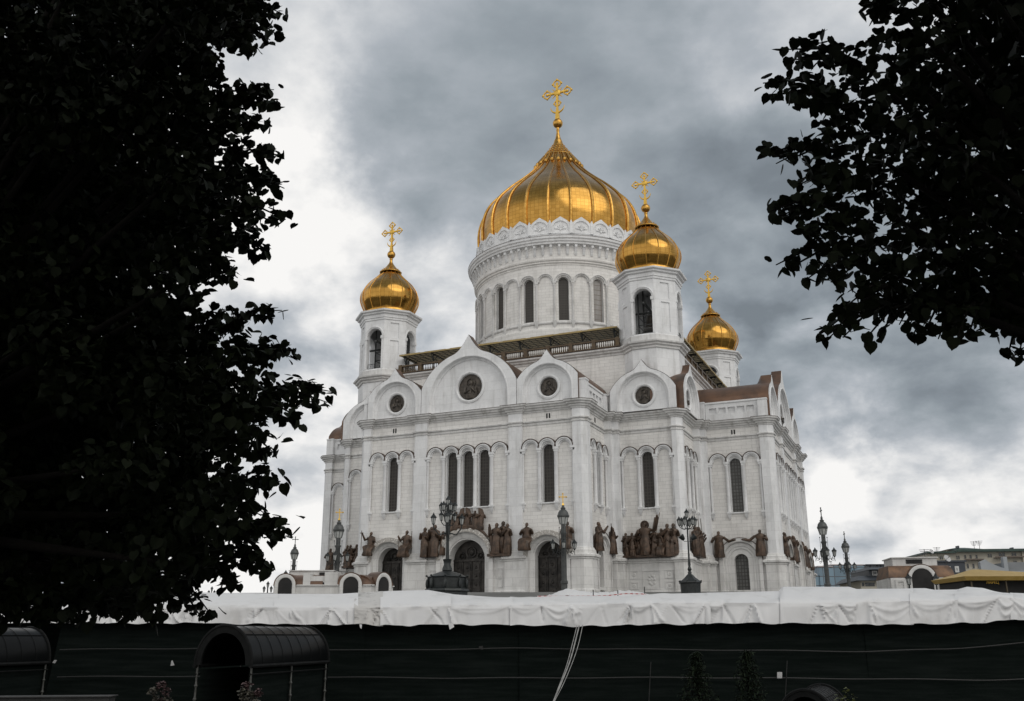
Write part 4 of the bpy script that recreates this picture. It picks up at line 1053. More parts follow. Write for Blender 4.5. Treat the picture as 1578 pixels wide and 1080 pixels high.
# grey columns with a lantern head, four hanging lanterns and a cross
def column_lamp(label, px, ytop, yb, d, crossm, ang, k=1.0):
    base = at(px + 2, yb, d)
    r = thing('column_lamp', label, 'street lamp', (base.x, base.y, 0), 'grey column lamps round the cathedral')
    z1 = at(px, ytop, d).z; hh = 10.5 * k; zb = z1 - hh
    Z = lambda q: z1 - q * hh           # q: fraction down from the top of the cross
    f = MB(); f.revolve([(.30 * k, ground_z(d) - .3), (.30 * k, Z(.86)), (.36 * k, Z(.855)), (.36 * k, Z(.83)), (.265 * k, Z(.825)), (.255 * k, Z(.40)), (.33 * k, Z(.385)), (.33 * k, Z(.375)), (.24 * k, Z(.37)), (.24 * k, Z(.30))], 20); f.build('column', IRONGR, r)
    f = MB(); f.revolve([(.3 * k, Z(.302)), (.36 * k, Z(.295)), (.52 * k, Z(.235)), (.50 * k, Z(.23))], 8); f.build('head_glass', GLASSL, r, smooth=False)
    f = MB()
    for j in range(8): a = j * PI / 4; f.tube([(.36 * k * math.cos(a), .36 * k * math.sin(a), Z(.3)), (.54 * k * math.cos(a), .54 * k * math.sin(a), Z(.232))], .03, 5)
    f.revolve([(.5 * k, Z(.235)), (.6 * k, Z(.23)), (.62 * k, Z(.215)), (.55 * k, Z(.205)), (.5 * k, Z(.185)), (.36 * k, Z(.165)), (.22 * k, Z(.158)), (.26 * k, Z(.148)), (.26 * k, Z(.142)), (.14 * k, Z(.135)), (.13 * k, Z(.115)), (.0, Z(.112))], 16); f.build('cap', IRONGR, r)
    f = MB(); f.frame((0, 0), (math.cos(ang), math.sin(ang))); t = .045
    f.box(-t, t, -t, t, Z(.116), Z(.0)); f.box(-.36 * k, .36 * k, -t, t, Z(.040), Z(.032))
    for x, z in ((-.36 * k, Z(.036)), (.36 * k, Z(.036)), (0, Z(.004))): f.ball((x, 0, z), .085 * k, 8, 6)
    f.loft([[(a * q, b * q, z) for a, b in ((-1, -1), (1, -1), (1, 1), (-1, 1))] for q, z in ((.13 * k, Z(.116)), (.05, Z(.095)))]); f.build('cross', crossm, r)
    f = MB()
    for j in range(4):
        a = j * PI / 2 + .35; ca, sa = math.cos(a), math.sin(a)
        f.tube([(.42 * k * ca, .42 * k * sa, Z(.60)), (.42 * k * ca, .42 * k * sa, Z(.32))], .022, 5); f.ball((.42 * k * ca, .42 * k * sa, Z(.33)), .06, 6, 5)
        f.tube([((.26 + .2 * q) * k * ca, (.26 + .2 * q) * k * sa, Z(.545 + .045 * math.sin(q * 3.3))) for q in [i / 6 * 4.2 for i in range(7)]], .035, 5)
        for (rr, zc, cr) in ((.55, .575, .16), (.85, .565, .13), (.6, .60, .1)):
            f.tube([((rr + cr * math.cos(t_)) * k * ca, (rr + cr * math.cos(t_)) * k * sa, Z(zc) + cr * k * math.sin(t_)) for t_ in [i * .55 for i in range(11)]], .025, 5)
    f.build('scroll_bracket', BLACKI, r)
    for j in range(4):
        a = j * PI / 2 + .35; lantern(r, 1.08 * k * math.cos(a), 1.08 * k * math.sin(a), Z(.545), 1.15 * k)
    return r
column_lamp('grey column lamp with a gold cross standing right before the right-hand bronze door', 868, 760, 915, 96, GOLDP, .45)
column_lamp('grey column lamp with a gold cross behind the low copper-roofed pavilion', 516, 784, 900, 103, GOLDP, .45)
column_lamp('grey column lamp with a dark cross at the far left end of the pavilion', 449, 827, 900, 135, IRONGR, .45)
column_lamp('tall grey column lamp to the right of the cathedral, nearer of a pair', 1274, 782, 905, 103, IRONGR, 1.85, .93)
column_lamp('shorter-looking grey column lamp right of its twin, before the glass building', 1307, 819, 905, 136, IRONGR, 1.85, .93)
def far_lamp(label, px, yt, yb, d, big):
    b = at(px, yb, d); zt = at(px, yt, d).z
    r = thing('street_lamp', label, 'street lamp', (b.x, b.y, 0)); f = MB()
    f.tube([(0, 0, ground_z(d) - .3), (0, 0, zt - 1.0)], .1, 8)
    rg = [(-1.2, 0), (1.2, 0)] if big else []
    for x in (-.55, .55): f.tube([(0, 0, zt - 2.2), (x * RH.x, x * RH.y, zt - 2.1), (x * RH.x, x * RH.y, zt - 1.7)], .05, 5)
    for x, _ in rg: f.tube([(0, 0, zt - 3.4), (x * RH.x * .6, x * RH.y * .6, zt - 3.6), (x * RH.x, x * RH.y, zt - 3.1)], .06, 5)
    f.build('pole', BLACKI, r)
    lantern(r, 0, 0, zt - 1.1, 1.1)
    for x in (-.55, .55): lantern(r, x * RH.x, x * RH.y, zt - 1.75, 1.05)
    for x, _ in rg: lantern(r, x * RH.x, x * RH.y, zt - 3.1, 1.2)
far_lamp('small distant lamp with five lanterns just left of the low pavilion', 412, 895, 914, 150, True)
far_lamp('tiny distant lamp whose tips show under the tree at the left edge of the sky', 326, 903, 914, 190, False)

# ================================================================== low pavilions and the far buildings
WHITEW = stone('white_pavilion_stone', (.62, .615, .60), (.58, .575, .56), 1.4, .6, .8, .1, .9)
def vframe(px, d, rot=0.0):
    """wall frame facing the photographer's stand, turned by rot; returns frame and metres per photo pixel"""
    p = at(px, 900, d); q = at(px + 1, 900, d); e = Vector((RH.x, RH.y)); c_, s_ = math.cos(rot), math.sin(rot)
    e = (e.x * c_ - e.y * s_, e.x * s_ + e.y * c_)
    return ((p.x, p.y), e), (q - p).length / max(.2, math.cos(rot))
fr, m = vframe(512, 95, .0)
PAV = thing('pavilion', 'low white pavilion with copper barrel roofs and small dark arches left of the cathedral', 'pavilion')
Z = lambda y, d=95: at(512, y, d).z
X = lambda px: (px - 512) * m
zb = ground_z(95) - .2
f = MB().frame(*fr)
ar = [(440, 10.6, 901), (541, 11.6, 899)]
f.plate([(X(422), zb), (X(572), zb), (X(572), Z(902)), (X(422), Z(902))], [arch_hole(X(c), r * m, zb + .3, Z(902)- .05) [:2] + [(X(c) + r * m, Z(903)), (X(c) - r * m, Z(903))] for c, r, _ in ar], -.5, 0)
f.face([(X(422), -5, zb), (X(422), 0, zb), (X(422), 0, Z(902)), (X(422), -5, Z(902))])
for xa, xb in ((422, 427), (453, 528), (555, 572)): f.box(X(xa) - .05, X(xb) + .05, -.2, .14, Z(902.4), Z(900.6))
# canted right-hand end with its own arch
e1 = fr[1]; O1 = (fr[0][0] + e1[0] * X(572), fr[0][1] + e1[1] * X(572)); ct = R(-58)
e2 = (e1[0] * math.cos(-ct) - e1[1] * math.sin(-ct), e1[0] * math.sin(-ct) + e1[1] * math.cos(-ct))
fr2 = (O1, e2); w2 = 3.4
f.frame(*fr2); f.plate([(0, zb), (w2, zb), (w2, Z(902)), (0, Z(902))], [[(.85, zb + .3), (2.55, zb + .3), (2.55, Z(903)), (.85, Z(903))]], -.4, 0)
f.box(-.05, .45, -.2, .14, Z(902.4), Z(900.6)); f.box(w2 - .45, w2 + .05, -.2, .14, Z(902.4), Z(900.6))
f.build('wall', WHITEW, PAV, smooth=False)
def small_arch(fr, c, r, parent, spring, depth, ro):
    f = MB().frame(*fr); f.archprof(c, [(ro, -.1), (ro, .22), (ro - .12, .26), (r + .04, .22), (r, .16), (r, -.5)], spring, zb + .3, 20); o = f.build('arch', WHITEW, parent)
    f = MB().frame(*fr); f.plate(arch_hole(c, r + .02, zb + .3, spring), [], .0, .16, sides=False); f.build('arch_shade_plate', SLATE, o, smooth=False)  # near-black plate, painted shade for the inside of the arch
    f = MB().frame(*fr); f.archprof(c, [(ro - .05, .20), (ro + .10, .24), (ro + .10, -depth)], spring, spring - .05, 20); f.build('copper_hood', COPPER, o)
for c, r, _ in ar: small_arch(fr, X(c), r * m, PAV, Z(901), 1.8, (r + 5.5) * m)
small_arch(fr2, 1.7, .82, PAV, Z(901), 1.2, 1.22)
f = MB().frame(*fr)
R0 = Z(884.5) - Z(901.5)
arc = [(-1.9 + 1.95 * math.cos(t), Z(901.5) + R0 * math.sin(t)) for t in [PI / 2 * j / 10 for j in range(11)]]
f.loft([[(x, o, z) for o, z in arc] + [(x, -5, Z(884.5)), (x, -5, Z(901.5))] for x in (X(427), X(497))]); f.loft([[(x, o, z) for o, z in arc] + [(x, -5, Z(884.5)), (x, -5, Z(901.5))] for x in (X(514), X(572))])
f.frame(*fr2); f.loft([[(x, o, z) for o, z in arc] + [(x, -5, Z(884.5)), (x, -5, Z(901.5))] for x in (.0, w2)])
f.build('copper_roof', COPPER, PAV)
f = MB().frame(*fr)
f.box(X(438), X(506), -6, -2.2, zb, Z(877.5)); f.box(X(436), X(508), -6.1, -2.05, Z(877.4), Z(876.2))
f.box(X(467), X(478), -2.3, .1, Z(902), Z(883)); f.box(X(500), X(520), -2.3, .12, Z(902), Z(881.5)); f.box(X(478), X(500), -2.0, -.1, Z(897), Z(887.5))
f.build('attic', WHITEW, PAV, smooth=False)
f = MB().frame(*fr); f.box(X(485), X(498), -2.3, -2.02, Z(886.5), Z(879.8)); f.build('vent_slot', SLATE, PAV, smooth=False)

fr, m = vframe(1422, 118, R(-8)); Z = lambda y: at(1422, y, 118).z; X = lambda px: (px - 1422) * m; zb = ground_z(118) - .2
PV2 = thing('pavilion', 'white pavilion with a rusty copper roof and one wide dark arch right of the cathedral', 'pavilion')
f = MB().frame(*fr)
f.plate([(X(1376), zb), (X(1468), zb), (X(1468), Z(890)), (X(1376), Z(890))], [[(X(1407), zb + .2), (X(1437), zb + .2), (X(1437), Z(891)), (X(1407), Z(891))]], -.6, 0)
for c in (1390, 1453): f.plate([(X(c - 8), zb), (X(c + 8), zb), (X(c + 8), Z(893)), (X(c - 8), Z(893))], [[(X(c - 4), zb + .3), (X(c + 4), zb + .3), (X(c + 4), Z(896)), (X(c - 4), Z(896))]], .0, .12)
f.box(X(1374), X(1470), -7, -.6, zb, Z(890)); f.build('wall', WHITEW, PV2, smooth=False)
small_arch(fr, X(1422), 15.5 * m, PV2, Z(892), 3.5, 21 * m)
f = MB().frame(*fr); R0 = Z(869.5) - Z(889)
arc = [(-1.65 + 1.6 * math.cos(t), Z(889.5) + R0 * math.sin(t)) for t in [PI / 2 * j / 10 for j in range(11)]]
f.loft([[(X(1422) + (x - X(1422)) * k, o, z) for (o, z), k in zip(arc, [1 - .12 * (j / 10) ** 2 for j in range(11)])] + [(x * .88, -7, Z(869.5)), (x, -7, Z(889.5))] for x in (X(1374), X(1470))]); f.build('copper_roof', noisy('rusted_copper', (.072, .047, .035), (.21, .12, .068), .8, .55, .3, .3), PV2)
f = MB().frame(*fr); f.box(X(1386), X(1452), -6, -1.5, Z(871), Z(858.5)); f.box(X(1384), X(1454), -6.2, -1.3, Z(858.4), Z(856.8)); f.build('attic', WHITEW, PV2, smooth=False)
f = MB().frame(*fr); f.box(X(1406), X(1430), -1.7, -1.42, Z(867), Z(860.5)); f.build('vent_slot', SLATE, PV2, smooth=False)
for k, px in enumerate((1401, 1443)):
    p = at(px, 900, 116.5); q = thing('street_lamp', 'dark lantern standing %s of the arch of the right-hand pavilion' % ('left', 'right')[k], 'street lamp', (p.x, p.y, 0)); zz = at(px, 908, 116.5).z
    f = MB(); f.tube([(0, 0, ground_z(116)), (0, 0, at(px, 903, 116.5).z)], .1, 8); f.build('pole', BLACKI, q); lantern(q, 0, 0, at(px, 903, 116.5).z, 1.55)

CREAM = noisy('cream_render', (.46, .43, .36), (.38, .355, .30), .4, .8, 0, .1)
DARKB = noisy('blue_grey_facade', (.035, .042, .052), (.055, .062, .075), .5, .5, 0, .1)
GREENR = noisy('green_metal_roof', (.022, .045, .038), (.04, .07, .06), .6, .5, .2, .1)
GREYB = noisy('pale_grey_render', (.34, .36, .38), (.29, .31, .33), .4, .7, 0, .1)
GLAZ = glassmat('curtain_wall_glass', (.20, .29, .36), (.10, .11, .12), 3.0, 2.2, .08, .1)
WPANE = noisy('window_glass', (.02, .022, .025), (.06, .065, .07), .7, .15, 0, 0)
WFR = noisy('white_frames', (.6, .6, .58), (.55, .55, .53), 1, .5, 0, 0)
FAR = {}
def block(name, label, cat, px, d, rot, x0, x1, y1, depth, mtl, zb=None):
    fr, m = vframe(px, d, rot); X = lambda p: (p - px) * m; Z = lambda y: at(px, y, d).z
    o = thing(name, label, cat); f = MB().frame(*fr); f.box(X(x0), X(x1), -depth, 0, -2.0, Z(y1)); f.build('wall', mtl, o, smooth=False)
    return o, fr, m, X, Z
def win(o, fr, x0, x1, z0, z1, frame=WFR, fw=.09, off=0.0):
    f = MB().frame(*fr); f.plate([(x0, z0), (x1, z0), (x1, z1), (x0, z1)], [[(x0 + fw, z0 + fw), (x1 - fw, z0 + fw), (x1 - fw, z1 - fw), (x0 + fw, z1 - fw)]], off - .02, off + .1)
    if x1 - x0 > .9: f.box((x0 + x1) / 2 - fw / 2, (x0 + x1) / 2 + fw / 2, off + .0, off + .08, z0, z1)
    wn = f.build('window', frame, o, smooth=False); f = MB().frame(*fr); f.face([(x0, off + .02, z0), (x1, off + .02, z0), (x1, off + .02, z1), (x0, off + .02, z1)]); f.build('pane', WPANE, wn, smooth=False)
# glass office far behind
o, fr, m, X, Z = block('office_building', 'pale blue glass office building far behind the two column lamps', 'building', 1305, 240, R(6), 1252, 1262, 886, 20, GLAZ)
f = MB().frame(*fr); f.box(X(1262), X(1282), -20, .3, -2, Z(874)); f.box(X(1282), X(1400), -20, .0, -2, Z(871)); f.box(X(1240), X(1252), -20, -.2, -2, Z(889)); f.build('glass_wing', GLAZ, o, smooth=False)
f = MB().frame(*fr); f.box(X(1260), X(1284), -20, .5, Z(874), Z(872.3)); f.box(X(1282), X(1401), -20, .2, Z(871), Z(869.6)); f.box(X(1345), X(1350), -8, -5, Z(869.6), Z(867)); f.build('roof_edge', noisy('pinkish_coping', (.42, .36, .36), (.38, .34, .34), 1, .7), o, smooth=False)
# dark-roofed house
o, fr, m, X, Z = block('house', 'cream house with dark overhanging roofs and chimneys left of the right-hand pavilion', 'house', 1360, 150, R(-4), 1327, 1384, 894, 12, CREAM)
f = MB().frame(*fr); f.loft([[(X(1320), .9, Z(894.6)), (X(1388), .9, Z(894.6)), (X(1388), -13, Z(894.6)), (X(1320), -13, Z(894.6))], [(X(1331), -2, Z(886)), (X(1388), -2, Z(886)), (X(1388), -12, Z(886)), (X(1331), -12, Z(886))]])
f.loft([[(X(1345), -.2, Z(877)), (X(1400), -.2, Z(877)), (X(1400), -13, Z(877)), (X(1345), -13, Z(877))], [(X(1349), -3, Z(872)), (X(1400), -3, Z(872)), (X(1400), -12, Z(872)), (X(1349), -12, Z(872))]])
f.box(X(1346), X(1400), -12, -1.6, Z(887), Z(877)); rf = f.build('roof', DARKB, o, smooth=False)
f = MB().frame(*fr)
for c, w_ in ((1354, 1.6), (1362, 3.4), (1371, 1.5), (1379, 4.6)): f.box(X(c - w_), X(c + w_), -6, -4.5, Z(873), Z(866.5 + (w_ < 2) * 1.5)); f.box(X(c - w_) - .15, X(c + w_) + .15, -6.2, -4.3, Z(867.3), Z(866))
f.build('chimney_stacks', DARKB, rf, smooth=False)
for c, w_ in ((1341, 7), (1353.5, 2.6), (1330.5, 1.6)): win(o, fr, X(c - w_), X(c + w_), Z(903), Z(897.5), DARKB)
for c, w_ in ((1354.5, 3.8), (1364, 3.5), (1377, 3)): win(o, fr, X(c - w_), X(c + w_), Z(885.5), Z(878.5), WFR, .1, -1.58)
# dark blue building between pavilion and hotel
o, fr, m, X, Z = block('building', 'dark blue-grey building with one white window behind the right-hand pavilion', 'building', 1465, 170, R(-6), 1440, 1490, 866, 14, DARKB)
f = MB().frame(*fr); f.box(X(1438), X(1492), -15, .3, Z(866), Z(863.5)); f.build('roof_edge', DARKB, o, smooth=False)
win(o, fr, X(1474), X(1480), Z(882), Z(872.5), WFR, .28); win(o, fr, X(1462), X(1468), Z(882), Z(872.5), WFR, .2)
# hotel
o, fr, m, X, Z = block('hotel', 'long cream hotel with green roofs and balconies at the right edge behind the gold tent', 'building', 1520, 235, R(-5), 1437, 1578, 849, 22, CREAM)
f = MB().frame(*fr); f.box(X(1578), X(1640), -22, .5, -2, Z(847)); f.box(X(1475), X(1524), -16, -3, Z(849), Z(844.5)); f.build('wing', CREAM, o, smooth=False)
f = MB().frame(*fr)
f.box(X(1435), X(1480), -23, 1.2, Z(852), Z(849.5)); f.box(X(1478), X(1642), -23, 1.4, Z(850.5), Z(846.5))
f.loft([[(X(1472), -1.5, Z(845)), (X(1527), -1.5, Z(845)), (X(1527), -17, Z(845)), (X(1472), -17, Z(845))], [(X(1500), -8, Z(839.3)), (X(1514), -8, Z(839.3)), (X(1514), -10, Z(839.3)), (X(1500), -10, Z(839.3))]])
rf = f.build('roof', GREENR, o, smooth=False)
f = MB().frame(*fr)
for c, y in ((1450, 848), (1466, 846.5), (1494, 838.5), (1576, 842)): f.box(X(c - 1.2), X(c + 1.2), -5, -3.4, Z(y + 4), Z(y))
f.build('chimney_stacks', DARKB, rf, smooth=False)
for c, w_, y0, y1 in ((1458, 3, 862, 856), (1467, 3.4, 862, 856), (1483, 3, 862, 855.5), (1494, 2, 861, 854.5), (1502, 2, 861, 854.5), (1511, 2, 861, 854.5), (1531, 3.4, 859.5, 853), (1549, 5, 858, 851.5), (1567, 4, 857.5, 851.5), (1496, 2, 876, 868), (1504.5, 2, 876, 868), (1512.5, 2, 876, 868), (1552, 3, 872, 864), (1567, 3, 872, 864)):
    win(o, fr, X(c - w_), X(c + w_), Z(y0), Z(y1), CREAM, .07)
f = MB().frame(*fr)
for x0, x1, y in ((1490, 1518, 863), (1536, 1578, 859.5)):
    f.box(X(x0), X(x1), 0, 1.4, Z(y + .4), Z(y)); f.box(X(x0), X(x1), 1.3, 1.4, Z(y), Z(y - 1.6))
f.build('balcony', noisy('brown_balcony', (.10, .08, .065), (.14, .11, .09), 1, .7), o, smooth=False)
# pale grey building with swooping wall
o, fr, m, X, Z = block('building', 'pale grey building with a swooping parapet behind the gold tent', 'building', 1545, 160, R(-4), 1515, 1640, 880, 10, GREYB)
f = MB().frame(*fr)
sw = [(1515, 880)] + [(1524 + 26 * t, 860 + 22 * t ** .6) for t in [j / 12 for j in range(13)]] + [(1550, 858), (1556, 858), (1556, 881)]
f.plate([(X(a), Z(b)) for a, b in [(1515, 885), (1556, 885)] + [(1556, 858), (1550, 858)] + [(1524 + 26 * t, 862 + 14 * t ** .7 ) for t in [1 - j / 12 for j in range(13)]] + [(1515, 866)]], [], -.6, .3, back=True); f.build('swooping_parapet', GREYB, o, smooth=False)
f = MB().frame(*fr); f.box(X(1556), X(1640), -9, -.5, Z(881), Z(866)); f.build('grey_wing', noisy('mid_grey_render', (.17, .18, .19), (.22, .23, .24), .5, .8), o, smooth=False)
# gold tent
fr, m = vframe(1530, 78, 0); X = lambda p: (p - 1530) * m; Z = lambda y: at(1530, y, 78).z
TENT = thing('tent', 'golden marquee roof over a dark kiosk behind the tarpaulin at the right edge', 'tent')
f = MB().frame(*fr)
def hip(xa, xb, oa, ob_, z, n=1): return [(xa, oa, z), (xb, oa, z), (xb, ob_, z), (xa, ob_, z)]
f.loft([hip(X(1482), X(1640), .9, -5, Z(895)), hip(X(1478), X(1644), 1.1, -5.2, Z(889)), hip(X(1492), X(1628), .2, -4.4, Z(885)), hip(X(1506), X(1590), -.8, -3.5, Z(880.5)), hip(X(1519), X(1532), -1.9, -2.4, Z(875))])
f.build('canopy', noisy('gold_fabric', (.38, .25, .06), (.46, .31, .09), 2.5, .5, .15, .3), TENT)
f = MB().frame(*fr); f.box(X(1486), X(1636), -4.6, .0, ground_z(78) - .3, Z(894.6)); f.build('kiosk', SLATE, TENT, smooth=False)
f = MB().frame(*fr)
for c in (1492, 1545, 1580): f.box(X(c - .8), X(c + .8), .5, .62, ground_z(78) - .3, Z(894.5))
f.build('post', noisy('dark_bronze_post', (.05, .035, .02), (.08, .06, .03), 2, .5), TENT, smooth=False)
def text(body, size, mtl, parent, fr, x, z, off):
    c = bpy.data.curves.new('lettering', 'FONT'); c.body = body; c.size = size; c.extrude = .01; c.align_x = 'CENTER'
    t = bpy.data.objects.new('tmp', c); COL.objects.link(t); bpy.context.view_layer.update()
    me = bpy.data.meshes.new_from_object(t.evaluated_get(bpy.context.evaluated_depsgraph_get())); bpy.data.objects.remove(t)
    o = bpy.data.objects.new('lettering', me); COL.objects.link(o); me.materials.clear(); me.materials.append(mtl)
    e = fr[1]; o.matrix_world = Matrix(((e[0], 0, e[1], fr[0][0] + e[0] * x + e[1] * off), (e[1], 0, -e[0], fr[0][1] + e[1] * x - e[0] * off), (0, 1, 0, z), (0, 0, 0, 1)))
    o.parent = parent; return o
text('ЛАРЕЦ', .30, GOLDP, TENT, fr, X(1529), Z(899.5), .08)
# dishes and aerials on the roofs
def dish(label, px, py, d, r):
    p = at(px, py, d); o = thing('satellite_dish', label, 'dish', p, 'satellite dishes on the far roofs'); n = Vector((-FH.x * .8 + RH.x * .3, -FH.y * .8 + RH.y * .3, .45)).normalized(); u = n.orthogonal().normalized(); v = n.cross(u)
    f = MB(); rows = [[tuple(n * (q * q * r * .3) + (u * math.cos(2 * PI * j / 20) + v * math.sin(2 * PI * j / 20)) * q * r) for j in range(20)] for q in (.02, .35, .7, 1.0)]; f.loft(rows, close=False); f.build('reflector', noisy('dish_white', (.5, .5, .5), (.42, .42, .43), 1, .5), o)
    f = MB(); f.tube([(0, 0, 0), tuple(-n * .3 * r), tuple(-n * .4 * r - Vector((0, 0, r * 1.6)))], .12 * r, 8); f.tube([tuple(u * r * .9), tuple(n * r * .9), tuple(-u * r * .9)], .04 * r, 5); f.ball(tuple(n * r * .9), .13 * r, 8, 6); f.build('mount', IRONGR, o)
dish('higher satellite dish on the hotel roof, against the sky', 1435, 850, 168, .42 * 1.05)
dish('lower white satellite dish on the dark blue building', 1459, 861, 166, .66)
def aerial(label, px, yt, yb, d):
    p = at(px, yb, d); zt = at(px, yt, d).z; o = thing('roof_aerial', label, 'aerial', p, 'aerials on the far roofs'); f = MB(); h = zt - p.z
    f.tube([(0, 0, -1.5), (0, 0, h)], .06, 5)
    for k in range(4): w_ = .9 - .15 * k; f.tube([(-RH.x * w_, -RH.y * w_, h - .15 - .3 * k), (RH.x * w_, RH.y * w_, h - .1 - .3 * k)], .045, 5)
    f.build('mast', IRONGR, o)
aerial('thin aerial left of the dish above the right-hand pavilion', 1425, 846, 855, 168); aerial('thin aerial on the peak of the green hotel roof', 1509, 833, 840, 232); aerial('aerial at the left end of the green hotel roof peak', 1501, 834, 841, 236); aerial('aerial above the roof edge left of the peaked roof', 1444, 843, 850, 234)

# ================================================================== the screened fence and its white covers
def pl(xs, x):
    for (x0, y0), (x1, y1) in zip(xs[:-1], xs[1:]):
        if x <= x1: return y0 + (y1 - y0) * max(0, min(1, (x - x0) / (x1 - x0)))
    return xs[-1][1]
RIDGE = [(-300, 926), (160, 922), (300, 913), (430, 915), (520, 915), (600, 910.5), (660, 909), (700, 916), (760, 920), (800, 921), (860, 918), (950, 918), (1040, 914.5), (1200, 911), (1206, 904), (1308, 904), (1320, 907.5), (1425, 906.5), (1440, 909), (1474, 908.5), (1490, 904), (1515, 906), (1545, 914.5), (1640, 915), (1900, 915)]
EDGE = [(-300, 938), (300, 936), (430, 936), (587, 936), (690, 933), (790, 932), (900, 931), (1000, 929), (1250, 929), (1400, 926), (1470, 925), (1500, 921), (1540, 919), (1600, 926), (1900, 930)]
HEM = [(-300, 961), (160, 960), (300, 960), (430, 962), (545, 962), (587, 964), (690, 962), (790, 963), (890, 965), (950, 963), (1080, 961.5), (1140, 960), (1230, 960.5), (1390, 963), (1410, 962), (1500, 960), (1560, 955), (1600, 957), (1900, 958)]
DF = 33.0
tarpm, tt, tb = mat('white_tarpaulin', (.54, .54, .54), .55, 0, .2)
_tc = tt.add('ShaderNodeTexCoord'); _o = _tc.outputs['Object']
tt.link(tt.mix(tt.smooth(tt.noise(_o, 1.1, 7, .65), .5, .8), (.63, .63, .635), (.51, .505, .50)), tb.inputs['Base Color'])
bump(tt, tb, tt.noise(_o, 5, 5, .6), .18, .03)
tarpd, td_, tdb = mat('soiled_white_tarpaulin', (.66, .65, .63), .6, 0, .3)
_tc = td_.add('ShaderNodeTexCoord'); _mp = td_.add('ShaderNodeMapping'); td_.link(_tc.outputs['Object'], _mp.inputs[0]); _mp.inputs['Rotation'].default_value = (0, .5, 0); _mp.inputs['Scale'].default_value = (1, 1, 3.5)
td_.link(td_.mix(td_.smooth(td_.noise(_mp.outputs[0], 1.4, 7, .7), .52, .72), (.50, .49, .475), (.09, .085, .08)), tdb.inputs['Base Color'])
def swag(u, v, seed, pins):
    """cloth displacement (towards the viewer) for a skirt hung from pins: u metres along, v 0 at the edge to 1 at the hem"""
    d = 0.0
    for (a, b, sag, amp, creases) in pins:
        if a < u < b and sag > 0:
            x = (u - a) / (b - a); x = x ** (1 + .35 * math.sin(a * 7)); c = 4 * x * (1 - x)
            for k in range(2):
                vv = sag * c * (.5 + .45 * k) + .05 * k
                d += amp * (1 - .35 * k) * math.exp(-((v - vv) / (.05 + .06 * c)) ** 2)
        for (dx, wd, am, vl) in creases:        # creases that run down from the pin
            r_ = u - a - dx * v
            d += am * math.exp(-(r_ / (wd * (.35 + v))) ** 2) * min(1, v * 6) * (1 if v < vl else math.exp(-((v - vl) / .15) ** 2))
    d += .02 * math.sin(u * 3.3 + 2.2 * math.sin(u * 1.1 + seed) + v * 2.5) + .012 * math.sin(u * 11 + 4 * math.sin(u * 2.7 + seed)) * v
    return d
ORG = at(789, 981, DF)
def fence_pt(px, py, d): return at(px, py, d)
def make_sheet(px0, px1, label, mtl, seed, lift=0.0, out=0.0):
    r_ = random.Random(seed); u0 = px0; n = max(10, int((px1 - px0) / 2.2)); rows = []
    mpx = DF / 1451.1 * 1.02
    pins = []; x = 0.0; Lm = (px1 - px0) * mpx
    while x < Lm:
        wd = r_.choice((.35, .6, .9, 1.3, 1.9)) * r_.uniform(.8, 1.25); pins.append((x, min(x + wd, Lm + .2), r_.choice((0, 0, 0, .35, .8)) * r_.uniform(.8, 1.1), r_.uniform(.02, .07), [(r_.uniform(-.6, .6), r_.choice((.02, .035, .06)), r_.uniform(-.05, .065), r_.uniform(.5, 1.3)) for _ in range(r_.randint(2, 5))])); x += wd
    f = MB(); NV = 26
    for i in range(n + 1):
        px = px0 + (px1 - px0) * i / n; u = (px - px0) * mpx
        ry, ey, hy = pl(RIDGE, px) - lift, pl(EDGE, px) - lift * .5, pl(HEM, px)
        hy += .55 * math.sin(u * 2.1 + seed + math.sin(u)) + .4 * math.sin(u * 7 + 3 * math.sin(u * 1.3 + seed))
        tw = min(1, min(i, n - i) / 3.0)
        col = []
        pb = at(px, ry + 9, 37.5); pr = at(px, ry, 35.6); pe = at(px, ey, DF - out)
        col.append(pb); 
        for k in range(5):
            t = k / 5; p = pr.lerp(pe, t); p.z += .10 * math.sin(t * PI) * (.6 + .4 * math.sin(u * 1.3 + seed)) + .035 * math.sin(u * 2.3 + t * 5 + seed) * math.sin(t * PI) + .015 * math.sin(u * 8 + seed + 6 * t) * math.sin(t * PI)
            col.append(p)
        ph = at(px, hy, DF - out - .12)
        for k in range(NV + 1):
            v = k / NV; p = pe.lerp(ph, v); dd = 1.7 * swag(u, v, seed, pins) * (.35 + .65 * tw) * min(1, v * 5 + .1)
            p = p - FH * dd; p.z += .02 * math.sin(u * 5 + v * 6) * v
            col.append(p)
        pu = at(px, hy - 2, DF + .15); col.append(pu)
        rows.append([f.v(p) for p in col])
    for a, b in zip(rows[:-1], rows[1:]):
        for j in range(len(a) - 1): f.F.append([a[j], b[j], b[j + 1], a[j + 1]])
    o = f.build('tarpaulin', mtl, uv=None, ang=70)
    return tag(o, label, 'tarpaulin', 'white tarpaulins along the top of the fence')
